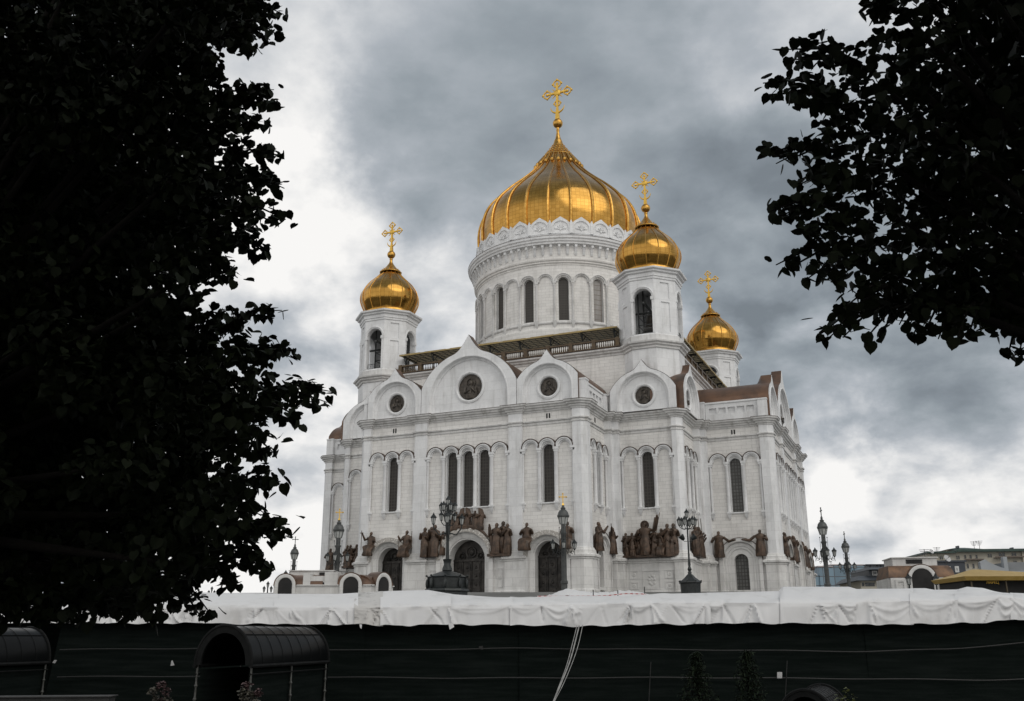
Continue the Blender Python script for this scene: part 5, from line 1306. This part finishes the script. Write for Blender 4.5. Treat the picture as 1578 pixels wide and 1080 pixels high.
SHEETS = [(-300, 120, 'white tarpaulin at the left end, mostly hidden by the big left tree', tarpm, 1, 0, 0), (112, 428, 'long smooth white tarpaulin above the arched canopy, left end under the tree', tarpm, 2, .4, .03),
 (422, 552, 'short white tarpaulin below the copper-roofed pavilion, ending at the soiled patch', tarpm, 3, 0, 0), (546, 590, 'narrow soiled tarpaulin with dark streaks on the left of the big black lamp', tarpd, 4, .3, .04),
 (586, 695, 'bulging white tarpaulin under the wide base of the big black lamp', tarpm, 5, 0, .07), (689, 790, 'white tarpaulin in vertical folds right of the big black lamp base', tarpm, 6, .2, .02),
 (786, 1095, 'long white tarpaulin with deep swags below the gold-crossed lamp and the great relief', tarpm, 7, 0, .05), (1089, 1206, 'white tarpaulin between the floodlit black lamp and the stepped cover', tarpm, 8, .3, .0),
 (1202, 1408, 'white tarpaulin with a stepped flat top below the two column lamps', tarpm, 9, 0, .04), (1402, 1476, 'white tarpaulin in fine vertical folds below the right-hand pavilion', tarpm, 10, .3, .08),
 (1471, 1562, 'humped white tarpaulin in front of the gold tent', tarpm, 11, 0, .03), (1557, 1800, 'white tarpaulin cut off by the right edge of the picture', tarpm, 12, .2, .06)]
for a in SHEETS: make_sheet(*a)
# dark green netting
netm, nt_, nb_ = mat('dark_green_netting', (.005, .007, .006), .9, 0, .03)
_tc = nt_.add('ShaderNodeTexCoord'); _o = _tc.outputs['Object']
_mp = nt_.add('ShaderNodeMapping'); nt_.link(_o, _mp.inputs[0]); _mp.inputs['Scale'].default_value = (.4, .4, 6)
nt_.link(nt_.mix(nt_.smooth(nt_.noise(_mp.outputs[0], 1.6, 6, .6), .35, .75), (.0045, .0068, .0060), (.0095, .0125, .0115)), nb_.inputs['Base Color'])
bump(nt_, nb_, nt_.noise(_o, 9, 4, .6), .3, .04)
FENCE = thing('screened_fence', 'dark green netted fence standing under the white tarpaulins along the whole foreground', 'fence', at(789, 981, 33.3))
fo = FENCE.location.copy()
def netting(px0, px1, d, seed, ytop=lambda px: pl(HEM, px) - 5, flare=0.0):
    f = MB(); rows = []; n = max(6, int((px1 - px0) / 12)); zb_ = ground_z(d) + .05
    for i in range(n + 1):
        px = px0 + (px1 - px0) * i / n; t = at(px, ytop(px), d); col = []
        for k in range(13):
            v = k / 12; p = Vector((t.x, t.y, t.z + (zb_ - t.z) * v)); q = .05 * math.sin(px * .05 + seed + v * 2) + .025 * math.sin(px * .17 + v * 7 + seed)
            p = p - FH * (q * (.2 + v)); 
            if flare and i == 0: p = p - RH * flare * v
            col.append(f.v(p - fo))
        rows.append(col)
    for a, b in zip(rows[:-1], rows[1:]):
        for j in range(12): f.F.append([a[j], b[j], b[j + 1], a[j + 1]])
    return f.build('netting', netm, FENCE, uv=None, ang=70)
NB_ = [96, 330, 560, 800, 1050, 1330, 1800]
for k in range(len(NB_) - 1): netting(NB_[k], NB_[k + 1] + 3, 33.3 - .04 * (k % 2), k, flare=.35 if k == 0 else 0)
netting(-330, 100, 36.5, 9, ytop=lambda px: 958)  # dark sheet added further back, painted shade for the gap at the left
railm = noisy('dull_grey_batten', (.010, .0105, .010), (.005, .0055, .005), 1.5, .6, 0, .1)
for ys in ([(92, 1001), (330, 999), (560, 1002), (800, 999), (1050, 1001), (1330, 1004), (1470, 1000), (1578, 990), (1700, 984)], [(88, 1043), (330, 1042), (700, 1045), (1050, 1044), (1330, 1046), (1520, 1048), (1700, 1043)]):
    f = MB(); f.tube([at(px, y + .6 * math.sin(px * .03), 33.12) - fo for px, y in [(a, pl(ys, a)) for a in range(ys[0][0], 1700, 24)]], .022, 6); f.build('rail', railm, FENCE)
for px, y0, y1 in ((1213, 1018, 1100), (1003, 1020, 1100)):
    f = MB(); f.tube([at(px, y0, 33.1) - fo, at(px - 4, y1, 33.1) - fo], .016, 6); f.build('pole', railm, FENCE)
paper = noisy('white_paper', (.40, .40, .40), (.34, .34, .34), 2, .7, 0, 0)
def scrap(label, pts, d, name='paper_scrap', cat='paper', mtl=None):
    c = at(sum(p[0] for p in pts) / len(pts), sum(p[1] for p in pts) / len(pts), d); f = MB(); a = [at(x, y, d) - c for x, y in pts]
    f.loft([[tuple(p) for p in a], [tuple(p - FH * .02) for p in a]]); o = f.build(name, mtl or paper, uv=None, smooth=False); o.location = c; tag(o, label, cat)
scrap('white paper notice fixed to the dark netting right of the small firs', [(1197.5, 1035.5), (1205, 1035.5), (1205, 1045), (1197.5, 1045)], 33.0, 'notice', 'notice')
scrap('white scrap on the netting above the left pink flowers', [(263, 1026), (269, 1025), (266, 1017.5), (264.5, 1018)], 33.0)
scrap('pale scrap at the left edge of the netting', [(81, 1021), (85, 1022), (88, 1017), (84, 1017)], 32.8)
scrap('small torn flap hanging from the hem under the big black lamp', [(691, 961), (698, 960), (700, 966), (693, 970)], 32.7, 'cloth_flap', 'cloth', tarpm)
scrap('thin torn strip hanging from the hem below the soiled tarpaulin', [(554, 962), (558, 962), (557, 969), (555, 967)], 32.7, 'cloth_flap', 'cloth', tarpm)
scrap('faint pale scrap on the dark netting below the big black lamp', [(738, 996), (744, 995), (744, 1001), (738, 1000)], 33.1, 'paper_scrap', 'paper', railm)
# slack white straps running down from the hem
strapm = noisy('grey_white_strap', (.30, .30, .29), (.17, .17, .165), 4, .6, 0, 0)
for lab, a, b, w_, bow in (('left strap of the slack white bundle hanging down the netting', (889, 964), (852, 1082), .013, 3), ('middle strap of the slack white bundle, broadest of them', (892.5, 964), (852, 1083), .022, 4), ('right strap of the slack white bundle, curving below the hem', (898, 963), (853.5, 1082), .012, 6)):
    c = at(*a, 32.7); f = MB(); pts = []
    for j in range(13):
        t = j / 12; pts.append(at(a[0] + (b[0] - a[0]) * t + bow * math.sin(PI * t) + 1.5 * math.sin(t * 9 + bow) * t * (1 - t), a[1] + (b[1] - a[1]) * t, 32.7 - 2.2 * t) - c)
    f.tube(pts, w_, 6); o = f.build('strap', strapm, uv=None); o.location = c; tag(o, lab, 'strap', 'white straps on the netting')
# crumpled plastic and barrier tape behind the covers
f = MB(); c = at(930, 916, 47); r2 = random.Random(5); rows = []
for i in range(60):
    px = 838 + 166 * i / 59; h = pl([(838, 919), (850, 915.5), (862, 911), (872, 907), (882, 908.5), (905, 912), (925, 912.5), (945, 912), (955, 909.5), (962, 911), (970, 910), (978, 911), (985, 912), (1003, 916)], px) + r2.uniform(-.6, .6)
    rows.append([f.v(at(px, h + 10, 45.5) - c), f.v(at(px, h + 3 + r2.uniform(-1, 1), 46) - c), f.v(at(px, h, 47) - c), f.v(at(px, h + 2, 48) - c), f.v(at(px, h + 12, 49) - c)])
for a, b in zip(rows[:-1], rows[1:]):
    for j in range(4): f.F.append([a[j], b[j], b[j + 1], a[j + 1]])
o = f.build('plastic_heap', tarpm, uv=None, ang=40); o.location = c; tag(o, 'heap of crumpled white plastic behind the barrier tape before the right-hand door', 'plastic sheet')
tapem, tp_, tpb = mat('red_white_tape', (.6, .1, .1), .5)
_tc = tp_.add('ShaderNodeTexCoord'); _w = tp_.add('ShaderNodeTexWave'); _w.inputs['Scale'].default_value = 1.4; tp_.link(_tc.outputs['Object'], _w.inputs['Vector'])
tp_.link(tp_.mix(tp_.smooth(_w.outputs['Fac'], .45, .55), (.45, .10, .10), (.62, .50, .50)), tpb.inputs['Base Color'])
c = at(915, 916, 44); f = MB(); ids = []
for j in range(40):
    px = 828 + 168 * j / 39; y = pl([(828, 918), (914, 917.5), (935, 917), (952, 915), (965, 913.8), (993, 914.5), (998, 915)], px)
    ids.append([f.v(at(px, y, 44) - c), f.v(at(px, y + 1.6, 44) - c)])
for a, b in zip(ids[:-1], ids[1:]): f.F.append([a[0], b[0], b[1], a[1]])
o = f.build('barrier_tape', tapem, uv=None, smooth=False); o.location = c; tag(o, 'red and white barrier tape stretched between thin stakes', 'tape')
for lab, px, y in (('thin stake carrying barrier tape right of the gold-crossed lamp', 914, 909), ('thin stake in the middle of the red barrier tape', 952, 909.5), ('thin stake at the right end of the red barrier tape', 993, 904)):
    c = at(px, y, 44.05); f = MB(); f.tube([(0, 0, 0), (0, 0, ground_z(44) - c.z)], .022, 6); o = f.build('stake', BLACKI, uv=None); o.location = c; tag(o, lab, 'stake', 'stakes of the barrier tape')

# ================================================================== arched passage canopies
canm, ct_, cb_ = mat('smoked_canopy_sheet', (.0035, .004, .0042), .30, 0, .09)
FRBLK = noisy('matte_black_frame', (.005, .0055, .0055), (.010, .0105, .0105), 4, .7, 0, .2, spec=.1)
postm = noisy('turned_post_paint', (.07, .072, .064), (.02, .02, .018), 4, .5, 0, .2)
def passage(label, pxn, dn, pxf, df, r, ze, posts=True, group=None):
    """barrel-roofed passage from the near arch (pxn, dn) to the far arch (pxf, df); ze = height of the eaves above eye level"""
    A = at(pxn, 981, dn); A = Vector((A.x, A.y, CAM.z + ze)); B = at(pxf, 981, df); B = Vector((B.x, B.y, CAM.z + ze))
    o = thing('arched_canopy', label, 'canopy', (A.x, A.y, 0), group); ax = (B - A); L = ax.length; ax.normalize(); sd_ = Vector((ax.y, -ax.x, 0))
    P_ = lambda l, s_, z: (ax.x * l + sd_.x * s_, ax.y * l + sd_.y * s_, A.z + z)
    f = MB(); N = 18; rows = []
    ls = [L * j / 8 for j in range(9)]
    for l in ls: rows.append([f.v(P_(l, -r * math.cos(PI * k / N), r * 1.2 * math.sin(PI * k / N))) for k in range(N + 1)])
    for a, b in zip(rows[:-1], rows[1:]):
        for k in range(N): f.F.append([a[k], b[k], b[k + 1], a[k + 1]])
    f.build('roof', canm, o, uv=None, ang=60)
    f = MB()
    for l in [L * j / 8 for j in range(9)]:
        f.tube([P_(l, -(r + .01) * math.cos(PI * k / N), (r * 1.2 + .012) * math.sin(PI * k / N)) for k in range(N + 1)], .045 if l in (0, L) else .006, 6)
    for k in (5, 9, 13): f.tube([P_(0, -(r + .01) * math.cos(PI * k / N), (r * 1.2 + .01) * math.sin(PI * k / N)), P_(L, -(r + .01) * math.cos(PI * k / N), (r * 1.2 + .01) * math.sin(PI * k / N))], .012, 5)
    for s_ in (-1, 1): f.tube([P_(-.05, s_ * r, -.03), P_(L + .05, s_ * r, -.03)], .055, 6); f.tube([P_(0, s_ * (r - .02), -.24), P_(L, s_ * (r - .02), -.24)], .022, 6)
    f.build('frame', FRBLK, o, uv=None)
    # solid arched front board
    f = MB(); outer = [P_(-.02, -r * 1.03 * math.cos(PI * k / N), r * 1.24 * math.sin(PI * k / N)) for k in range(N + 1)]; inner = [P_(-.02, -r * .80 * math.cos(PI * k / N), r * .98 * math.sin(PI * k / N)) for k in range(N + 1)]
    i0 = [f.v(p) for p in outer]; i1 = [f.v(p) for p in inner]; i2 = [f.v(Vector(p) + ax * .08) for p in outer]; i3 = [f.v(Vector(p) + ax * .08) for p in inner]
    for a, b in ((i0, i1), (i1, i3), (i3, i2), (i2, i0)):
        for k in range(N): f.F.append([a[k], a[k + 1], b[k + 1], b[k]])
    f.build('front_arch', FRBLK, o, uv=None)
    if posts:
        zb_ = ground_z(dn) - A.z
        for s_ in (-1, 1):
            f = MB(); i_ = [f.v(P_(l, s_ * (r - .12), z)) for l, z in ((.1, -.12), (L, -.12), (L, zb_ + .1), (.1, zb_ + .1))]; f.F.append(i_); f.build('side_shade_panel', netm, o, uv=None, smooth=False)  # dark sheets added between the posts, painted shade for the passage sides
        f = MB(); f.F.append([f.v(P_(L, -r * math.cos(PI * k / N), r * 1.19 * math.sin(PI * k / N))) for k in range(N + 1)]); f.F.append([f.v(P_(L, x, z)) for x, z in ((-r, 0), (r, 0), (r, zb_), (-r, zb_))]); f.build('back_shade_panel', netm, o, uv=None, smooth=False)  # dark end sheet added in place of the unlit depth of the passage
        for s_ in (-1, 1):
            for l in (.08, L * .5, L - .1):
                f = MB(); H_ = -zb_; x, y, _ = P_(l, s_ * (r - .03), 0)
                pr = [(.03, -.25), (.035, -.5), (.06, -.55), (.03, -.6), (.04, -.85), (.07, -.9), (.035, -.95), (.03, -1.05), (.055, -1.18), (.08, -1.28), (.06, -1.36), (.03, -1.42), (.06, -1.55), (.07, -1.7), (.04, -1.8), (.05, zb_)]
                f.revolve([(q * .8, A.z + z) for q, z in pr], 10, (x, y)); f.tube([(x, y, A.z - .26), (x, y, A.z)], .03, 6); f.build('post', postm, o, uv=None)
    return o
passage('arched smoked-plastic passage canopy on turned posts below the left tarpaulins', 347, 27, 470, 31.6, .86, -.73, True, 'arched passage canopies')
passage('arched passage canopy cut off by the left edge of the picture, under the tree', -150, 27, 46, 31.6, .86, -.73, True, 'arched passage canopies')
passage('low arched canopy whose top just shows at the lower right', 1232, 24, 1258, 26.5, .66, -2.06, True, 'arched passage canopies')

# ================================================================== plants in the foreground
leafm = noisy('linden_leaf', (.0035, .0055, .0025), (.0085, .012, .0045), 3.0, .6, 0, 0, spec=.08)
barkm = noisy('dark_bark', (.004, .0035, .003), (.009, .0078, .0065), 6, .95, 0, .8, spec=.1)
firm = noisy('fir_needles', (.005, .009, .0055), (.014, .021, .011), 5, .8, 0, 0, spec=.1)
herbm = noisy('yellow_green_leaf', (.10, .105, .02), (.06, .08, .02), 6, .6, 0, 0)
nprng = np.random.default_rng(11)
LEAF = np.array([(0, .02, 0), (.26, -.06, .03), (.47, .16, .07), (.48, .46, .08), (.30, .76, .05), (.10, .93, .01), (0, 1.06, -.04), (-.10, .93, .01), (-.30, .76, .05), (-.48, .46, .08), (-.47, .16, .07), (-.26, -.06, .03), (0, .45, -.03)], np.float32)
LTRI = np.array([(12, k, (k + 1) % 12) for k in range(12)], np.int32)
def leaves_mesh(name, pos, size, m, parent, droop=.6, base=LEAF, tri=LTRI):
    n = len(pos); r_ = nprng
    # leaf axis: mostly outwards and down; random roll
    az = r_.uniform(0, 2 * PI, n); down = r_.uniform(-.15, 1.45, n) * min(1, droop * 1.7)
    d = np.stack([np.cos(az) * np.cos(down), np.sin(az) * np.cos(down), -np.sin(down)], 1)
    ref = np.stack([r_.normal(0, .5, n), r_.normal(0, .5, n), np.ones(n)], 1)
    x = np.cross(d, ref); x /= np.linalg.norm(x, axis=1, keepdims=True) + 1e-9; z = np.cross(x, d)
    s_ = size * r_.uniform(.65, 1.15, n)
    P_ = base[None] * s_[:, None, None]
    V = pos[:, None, :] + P_[:, :, 0:1] * x[:, None, :] + P_[:, :, 1:2] * d[:, None, :] + P_[:, :, 2:3] * z[:, None, :]
    V = V.reshape(-1, 3).astype(np.float32); nb = len(base)
    F = (tri[None] + (np.arange(n) * nb)[:, None, None]).reshape(-1)
    me = bpy.data.meshes.new(name); me.vertices.add(len(V)); me.vertices.foreach_set('co', V.ravel())
    nf = len(F) // 3; me.loops.add(nf * 3); me.loops.foreach_set('vertex_index', F.astype(np.int32)); me.polygons.add(nf)
    me.polygons.foreach_set('loop_start', np.arange(nf, dtype=np.int32) * 3); me.polygons.foreach_set('loop_total', np.full(nf, 3, np.int32))
    me.update(calc_edges=True); me.validate(); me.materials.append(m)
    o = bpy.data.objects.new(name, me); COL.objects.link(o); o.parent = parent; return o
def A3(p): return np.array(tuple(p), np.float32)
def blob(c, rad, n, shell=.5):
    v = nprng.normal(0, 1, (n, 3)); v /= np.linalg.norm(v, axis=1, keepdims=True)
    r_ = nprng.uniform(0, 1, n) ** (1 / 3); r_ = shell * (.55 + .45 * r_) + (1 - shell) * r_
    rad = np.array(rad if hasattr(rad, '__len__') else (rad, rad, rad))
    return np.array(tuple(c)) + v * r_[:, None] * rad
def spray(tip, root, n, width, bend=.12):
    """leaves along a drooping twig from root to tip"""
    tip, root = Vector(tip), Vector(root); out = []; L = (tip - root).length
    for i in range(n):
        t = (i + nprng.uniform(0, 1)) / n; p = root.lerp(tip, t); p.z += bend * L * math.sin(PI * t)
        w_ = width * (1 - .75 * t) + .02
        out.append((p.x + nprng.normal(0, w_), p.y + nprng.normal(0, w_), p.z + nprng.normal(0, w_ * .8)))
    return np.array(out)
def linden(label, base, fork, tips, lobes, extra, leaf, seed):
    root = thing('linden_tree', label, 'tree', base); b = Vector(base)
    f = MB(); fk = Vector(fork)
    mid = b.lerp(fk, .5) + Vector((.06, -.05, 0))
    f.tube([(0, 0, -.3), (0, 0, .15), mid - b, fk - b, fk - b + Vector((.2, .1, 3.2)), fk - b + Vector((.1, .3, 6.0))], [.30, .24, .20, .17, .11, .03], 12)
    tr = f.build('trunk', barkm, root, uv=None, ang=70)
    f = MB()
    for (c, r_) in lobes[::2]:
        c = Vector(c); q = fk.lerp(c, .5) + Vector((0, 0, .25)); f.tube([fk - b, q - b, c - b], [.07, .045, .015], 7)
    pos = []
    for (tip, rt, n, w_) in tips:
        tip, rt = Vector(tip), Vector(rt); m_ = rt.lerp(tip, .5); m_.z += .1 * (tip - rt).length
        f.tube([rt - b, m_ - b, tip - b], [.016, .009, .004], 5); pos.append(spray(tip, rt, n, w_))
    f.build('limb', barkm, tr, uv=None, ang=70)
    for (c, r_), n in zip(lobes, [None] * len(lobes)):
        pos.append(blob(c, r_, int(leaf[1] * (r_ if not hasattr(r_, '__len__') else r_[0]) ** 2)))
    P_ = np.concatenate(pos) - np.array(tuple(b))
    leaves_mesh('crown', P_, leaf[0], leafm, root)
    if extra: leaves_mesh('added_shade_crown', np.concatenate([blob(c, r_, int(n * 1.5), .6) for c, r_, n in extra]) - np.array(tuple(b)), leaf[0] * 1.35, leafm, root)  # leaf masses out of view, added to shade the crown in view
    return root
def rel(u, d, h):                 # metres right of, in front of and above the photographer's eye
    return CAM + RH * u + FH * d + Vector((0, 0, h))
tr_ = random.Random(3)
LB = [(-60, 400), (0, 400), (30, 405), (60, 372), (90, 338), (120, 330), (150, 378), (200, 372), (250, 388), (300, 388), (345, 392), (390, 362), (430, 322), (460, 292), (490, 330), (530, 398), (600, 420), (650, 425), (690, 380), (750, 378), (800, 388), (830, 372), (880, 330), (905, 300), (930, 262), (960, 180)]
lobes = []
y = -70
while y < 935:
    xb = pl(LB, y) - 52; x = xb
    while x > -190:
        d = tr_.uniform(6.2, 9.0); rp = tr_.uniform(46, 66)
        yy = min(y + tr_.uniform(-18, 18), 948 - rp)
        lobes.append((tuple(at(x + tr_.uniform(-12, 4) , yy, d)), rp * d / 1451 * 1.0)); x -= tr_.uniform(48, 66)
    y += 46
y = -60
while y < 900:
    x = pl(LB, y) - 105
    while x > -190:
        d = tr_.uniform(8.4, 10.2); rp = tr_.uniform(50, 72); yy = min(y + tr_.uniform(-18, 18), 930 - rp)
        lobes.append((tuple(at(x, yy, d)), rp * d / 1451 * .82)); x -= tr_.uniform(56, 74)
    y += 58
for x in range(-150, 190, 34): lobes.append((tuple(at(x, 928 + tr_.uniform(-8, 6), tr_.uniform(6.6, 8.0))), 34 * 7.2 / 1451))
LT = [(443, 22, -90, -12), (436, 55, -80, -20), (398, 80, -70, -25), (428, 138, -85, 25), (436, 160, -90, 5), (425, 195, -80, 10), (440, 240, -90, 10), (402, 268, -70, 0), (444, 290, -80, -5), (446, 338, -90, -10), (420, 388, -80, -30), (372, 428, -70, -20), (440, 478, -100, 30), (455, 540, -90, 20), (458, 552, -90, -8), (515, 603, -110, 10), (510, 620, -110, -8), (470, 645, -90, -15), (430, 700, -70, -30), (438, 742, -80, 10), (412, 790, -70, -20), (452, 808, -90, 20), (445, 830, -80, -10), (424, 878, -70, -20), (372, 905, -60, -30), (330, 945, -60, -40), (255, 955, -50, -40), (210, 958, -50, -45), (350, 120, -60, 20), (345, 100, -60, -10)]
tips = []
for tx, ty, dx, dy in LT:
    d = tr_.uniform(6.4, 7.8)
    for k in range(2):
        o_ = tr_.uniform(-9, 9) * k; tips.append((tuple(at(tx - 6 - 14 * k, ty + o_, d + .2 * k)), tuple(at(tx + dx, ty + dy + o_, d + .5)), 36, .05))
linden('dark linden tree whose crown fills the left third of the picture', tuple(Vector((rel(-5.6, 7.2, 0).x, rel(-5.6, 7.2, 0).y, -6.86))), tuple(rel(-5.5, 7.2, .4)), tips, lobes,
    [(rel(-7.2, 6.5, 3.0), (3.0, 3.4, 2.8), 7000), (rel(-3.8, 2.2, 6.6), 3.4, 6000), (rel(-4.5, -2.5, 4.0), (3.5, 3.5, 3.5), 5000)], (.082, 2300), 1)  # the list holds unseen leaf masses added beside, above and behind for shade
RB = [(-60, 1330), (0, 1335), (40, 1345), (70, 1335), (100, 1305), (130, 1272), (160, 1262), (200, 1262), (243, 1250), (300, 1262), (330, 1262), (380, 1270), (415, 1285), (450, 1315), (480, 1335), (520, 1400)]
lobes = []
y = -70
while y < 440:
    x = pl(RB, y) + 48
    while x < 1760:
        d = tr_.uniform(4.9, 6.6); rp = tr_.uniform(44, 62)
        if not (tr_.random() < .07): lobes.append((tuple(at(x, y + tr_.uniform(-16, 16), d)), rp * d / 1451)); 
        x += tr_.uniform(50, 72)
    y += 52
y = -60
while y < 420:
    x = pl(RB, y) + 130
    while x < 1760:
        d = tr_.uniform(6.4, 7.6); rp = tr_.uniform(48, 66); lobes.append((tuple(at(x, y + tr_.uniform(-16, 16), d)), rp * d / 1451 * .8)); x += tr_.uniform(60, 84)
    y += 62
for x in range(1560, 1760, 50): lobes.append((tuple(at(x, 470 + (x - 1560) * .25, 5.6)), 50 * 5.6 / 1451))
for x in range(1370, 1560, 48): lobes.append((tuple(at(x, 452, 5.4)), 40 * 5.4 / 1451))
RT = [(1322, 8, 60, 10), (1207, 76, 110, 22), (1212, 92, 110, 18), (1170, 128, 120, 15), (1178, 148, 110, 8), (1225, 165, 70, 0), (1166, 242, 110, -10), (1190, 252, 90, -18), (1225, 285, 70, -10), (1182, 325, 110, -8), (1190, 335, 110, -12), (1228, 360, 60, -10), (1190, 408, 110, -22), (1240, 428, 80, -25), (1252, 520, 110, -50), (1275, 512, 100, -50), (1330, 520, 80, -55), (1300, 470, 80, -30), (1400, 518, 50, -55), (1440, 522, 40, -55), (1470, 520, 40, -60), (1505, 510, 40, -60), (1548, 545, 30, -60), (1572, 556, 30, -60), (1380, 500, 50, -50)]
tips = []
for tx, ty, dx, dy in RT:
    d = tr_.uniform(5.0, 5.9)
    tips.append((tuple(at(tx + 6, ty, d)), tuple(at(tx + dx, ty + dy, d + .3)), 26, .045)); tips.append((tuple(at(tx + 24, ty + tr_.uniform(-8, 8), d + .1)), tuple(at(tx + dx + 10, ty + dy, d + .3)), 14, .04))
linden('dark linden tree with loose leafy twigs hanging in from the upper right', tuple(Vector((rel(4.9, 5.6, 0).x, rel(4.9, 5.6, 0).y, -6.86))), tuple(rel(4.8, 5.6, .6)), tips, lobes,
    [(rel(5.6, 5.4, 3.4), (2.7, 2.7, 2.4), 5000), (rel(3.6, 2.2, 6.4), 3.2, 5000), (rel(4.2, -2.5, 4.2), (3.5, 3.5, 3.3), 5000), (rel(0, -4.5, 6.5), (4, 3.5, 3), 5000)], (.078, 1450), 2)  # unseen leaf masses again, added overhead and behind to keep the leaves dark

# young firs before the netting
NEED = np.array([(-.05, 0, 0), (.05, 0, 0), (.16, .45, -.03), (.05, 1, -.1), (-.05, 1, -.1), (-.16, .45, -.03)], np.float32); NTRI = np.array([(0, 1, 2), (0, 2, 5), (5, 2, 3), (5, 3, 4)], np.int32)
def fir(label, px, ptop, d, wpx):
    top = at(px, ptop, d); zb_ = ground_z(d); H_ = top.z - zb_; r_ = wpx / 2 * d / 1451 / .55
    o = thing('young_fir', label, 'fir tree', (top.x, top.y, zb_), 'young firs before the netting'); f = MB(); f.tube([(0, 0, 0), (.01, 0, H_ * .6), (0, 0, H_)], [.05, .03, .006], 7)
    pos = []
    for k in range(26):
        h = H_ * (.12 + .85 * k / 25); R_ = r_ * (1 - h / H_) ** .8 + .03
        for j in range(8):
            a = j * PI / 4 + k * .9 + nprng.uniform(-.3, .3); q = R_ * nprng.uniform(.7, 1.1)
            f.tube([(0, 0, h), (math.cos(a) * q, math.sin(a) * q, h - q * .12 + .05)], [.010, .004], 4)
            for t in np.linspace(.15, 1.05, 12): pos.append((math.cos(a) * q * t + nprng.normal(0, .03), math.sin(a) * q * t + nprng.normal(0, .03), h - q * .12 * t + .04 + nprng.normal(0, .02)))
    f.build('trunk', barkm, o, uv=None); leaves_mesh('needles', np.array(pos), .10, firm, o, .5, NEED, NTRI)
fir('young dark fir left of its twin, under the red-taped stakes', 1072, 1003, 22, 62); fir('young dark fir beside the white notice on the netting', 1150, 1001, 22, 58)
# flower stands by the passage
pinkm = noisy('dusty_pink_petal', (.06, .032, .033), (.09, .052, .052), 8, .7, 0, 0); creamm = noisy('cream_petal', (.055, .05, .038), (.085, .078, .06), 8, .7, 0, 0)
def flowers(label, px, d, heads):
    b = at(px, 1081, d); o = thing('flower_bunch', label, 'flowers', (b.x, b.y, ground_z(d)), 'pink and cream flower bunches by the passage')
    f = MB(); f.revolve([(.14, 0), (.2, .02), (.24, .5), (.27, .55), (.22, .56), (.20, .5)], 16); f.build('pot', BLACKI, o, uv=None)
    st = MB()
    for x, y_, m_, r_ in heads:
        p = at(x, y_, d) - Vector((b.x, b.y, ground_z(d))); st.tube([(p.x * .2, p.y * .2, .5), tuple(p * .7 + Vector((0, 0, .2))), tuple(p)], .008, 5)
        pts = blob(p, r_, 60, .8); leaves_mesh('flower_head', pts, .06, m_, o, .2)
    st.build('stem', leafm, o, uv=None)
flowers('left bunch of pink and cream flowers before the netting', 245, 18, [(249, 1055, pinkm, .07), (236, 1065, creamm, .07), (256, 1066, pinkm, .08), (240, 1077, creamm, .08), (258, 1079, creamm, .07), (248, 1083, pinkm, .09)])
flowers('right bunch of pink and cream flowers before the passage entrance', 383, 18, [(381, 1056, pinkm, .07), (374, 1067, creamm, .08), (397, 1067, pinkm, .07), (386, 1069, creamm, .06), (378, 1079, creamm, .08), (392, 1081, creamm, .08)])
b = at(1305, 1090, 14); o = thing('shrub', 'small yellow-green shrub tip at the lower right edge', 'shrub', (b.x, b.y, ground_z(14))); f = MB(); pos = []
for px, y_ in ((1304, 1060), (1292, 1070), (1315, 1069), (1300, 1078), (1310, 1080)):
    p = at(px, y_, 14) - b + Vector((0, 0, b.z - ground_z(14))); f.tube([(p.x * .3, p.y * .3, 0), tuple(p)], [.012, .004], 5)
    for t in np.linspace(.55, 1, 30): pos.append((p.x * (.3 + .7 * t) + nprng.normal(0, .025), p.y * (.3 + .7 * t) + nprng.normal(0, .025), p.z * t))
f.build('stem', barkm, o, uv=None); leaves_mesh('foliage', np.array(pos), .05, herbm, o, .1)
# low stone kerb wall at the bottom left
fr, m = vframe(40, 24, R(5)); f = MB().frame(*fr); f.box(-6, 2.3, -.5, 0, ground_z(24) - .2, at(40, 1075, 24).z); f.box(-6.05, 2.35, -.55, .05, at(40, 1075, 24).z, at(40, 1073.5, 24).z)
tag(f.build('low_wall', noisy('grey_granite', (.018, .018, .0175), (.03, .03, .029), 3, .85, 0, .3), smooth=False), 'low grey granite wall at the bottom left corner', 'wall')
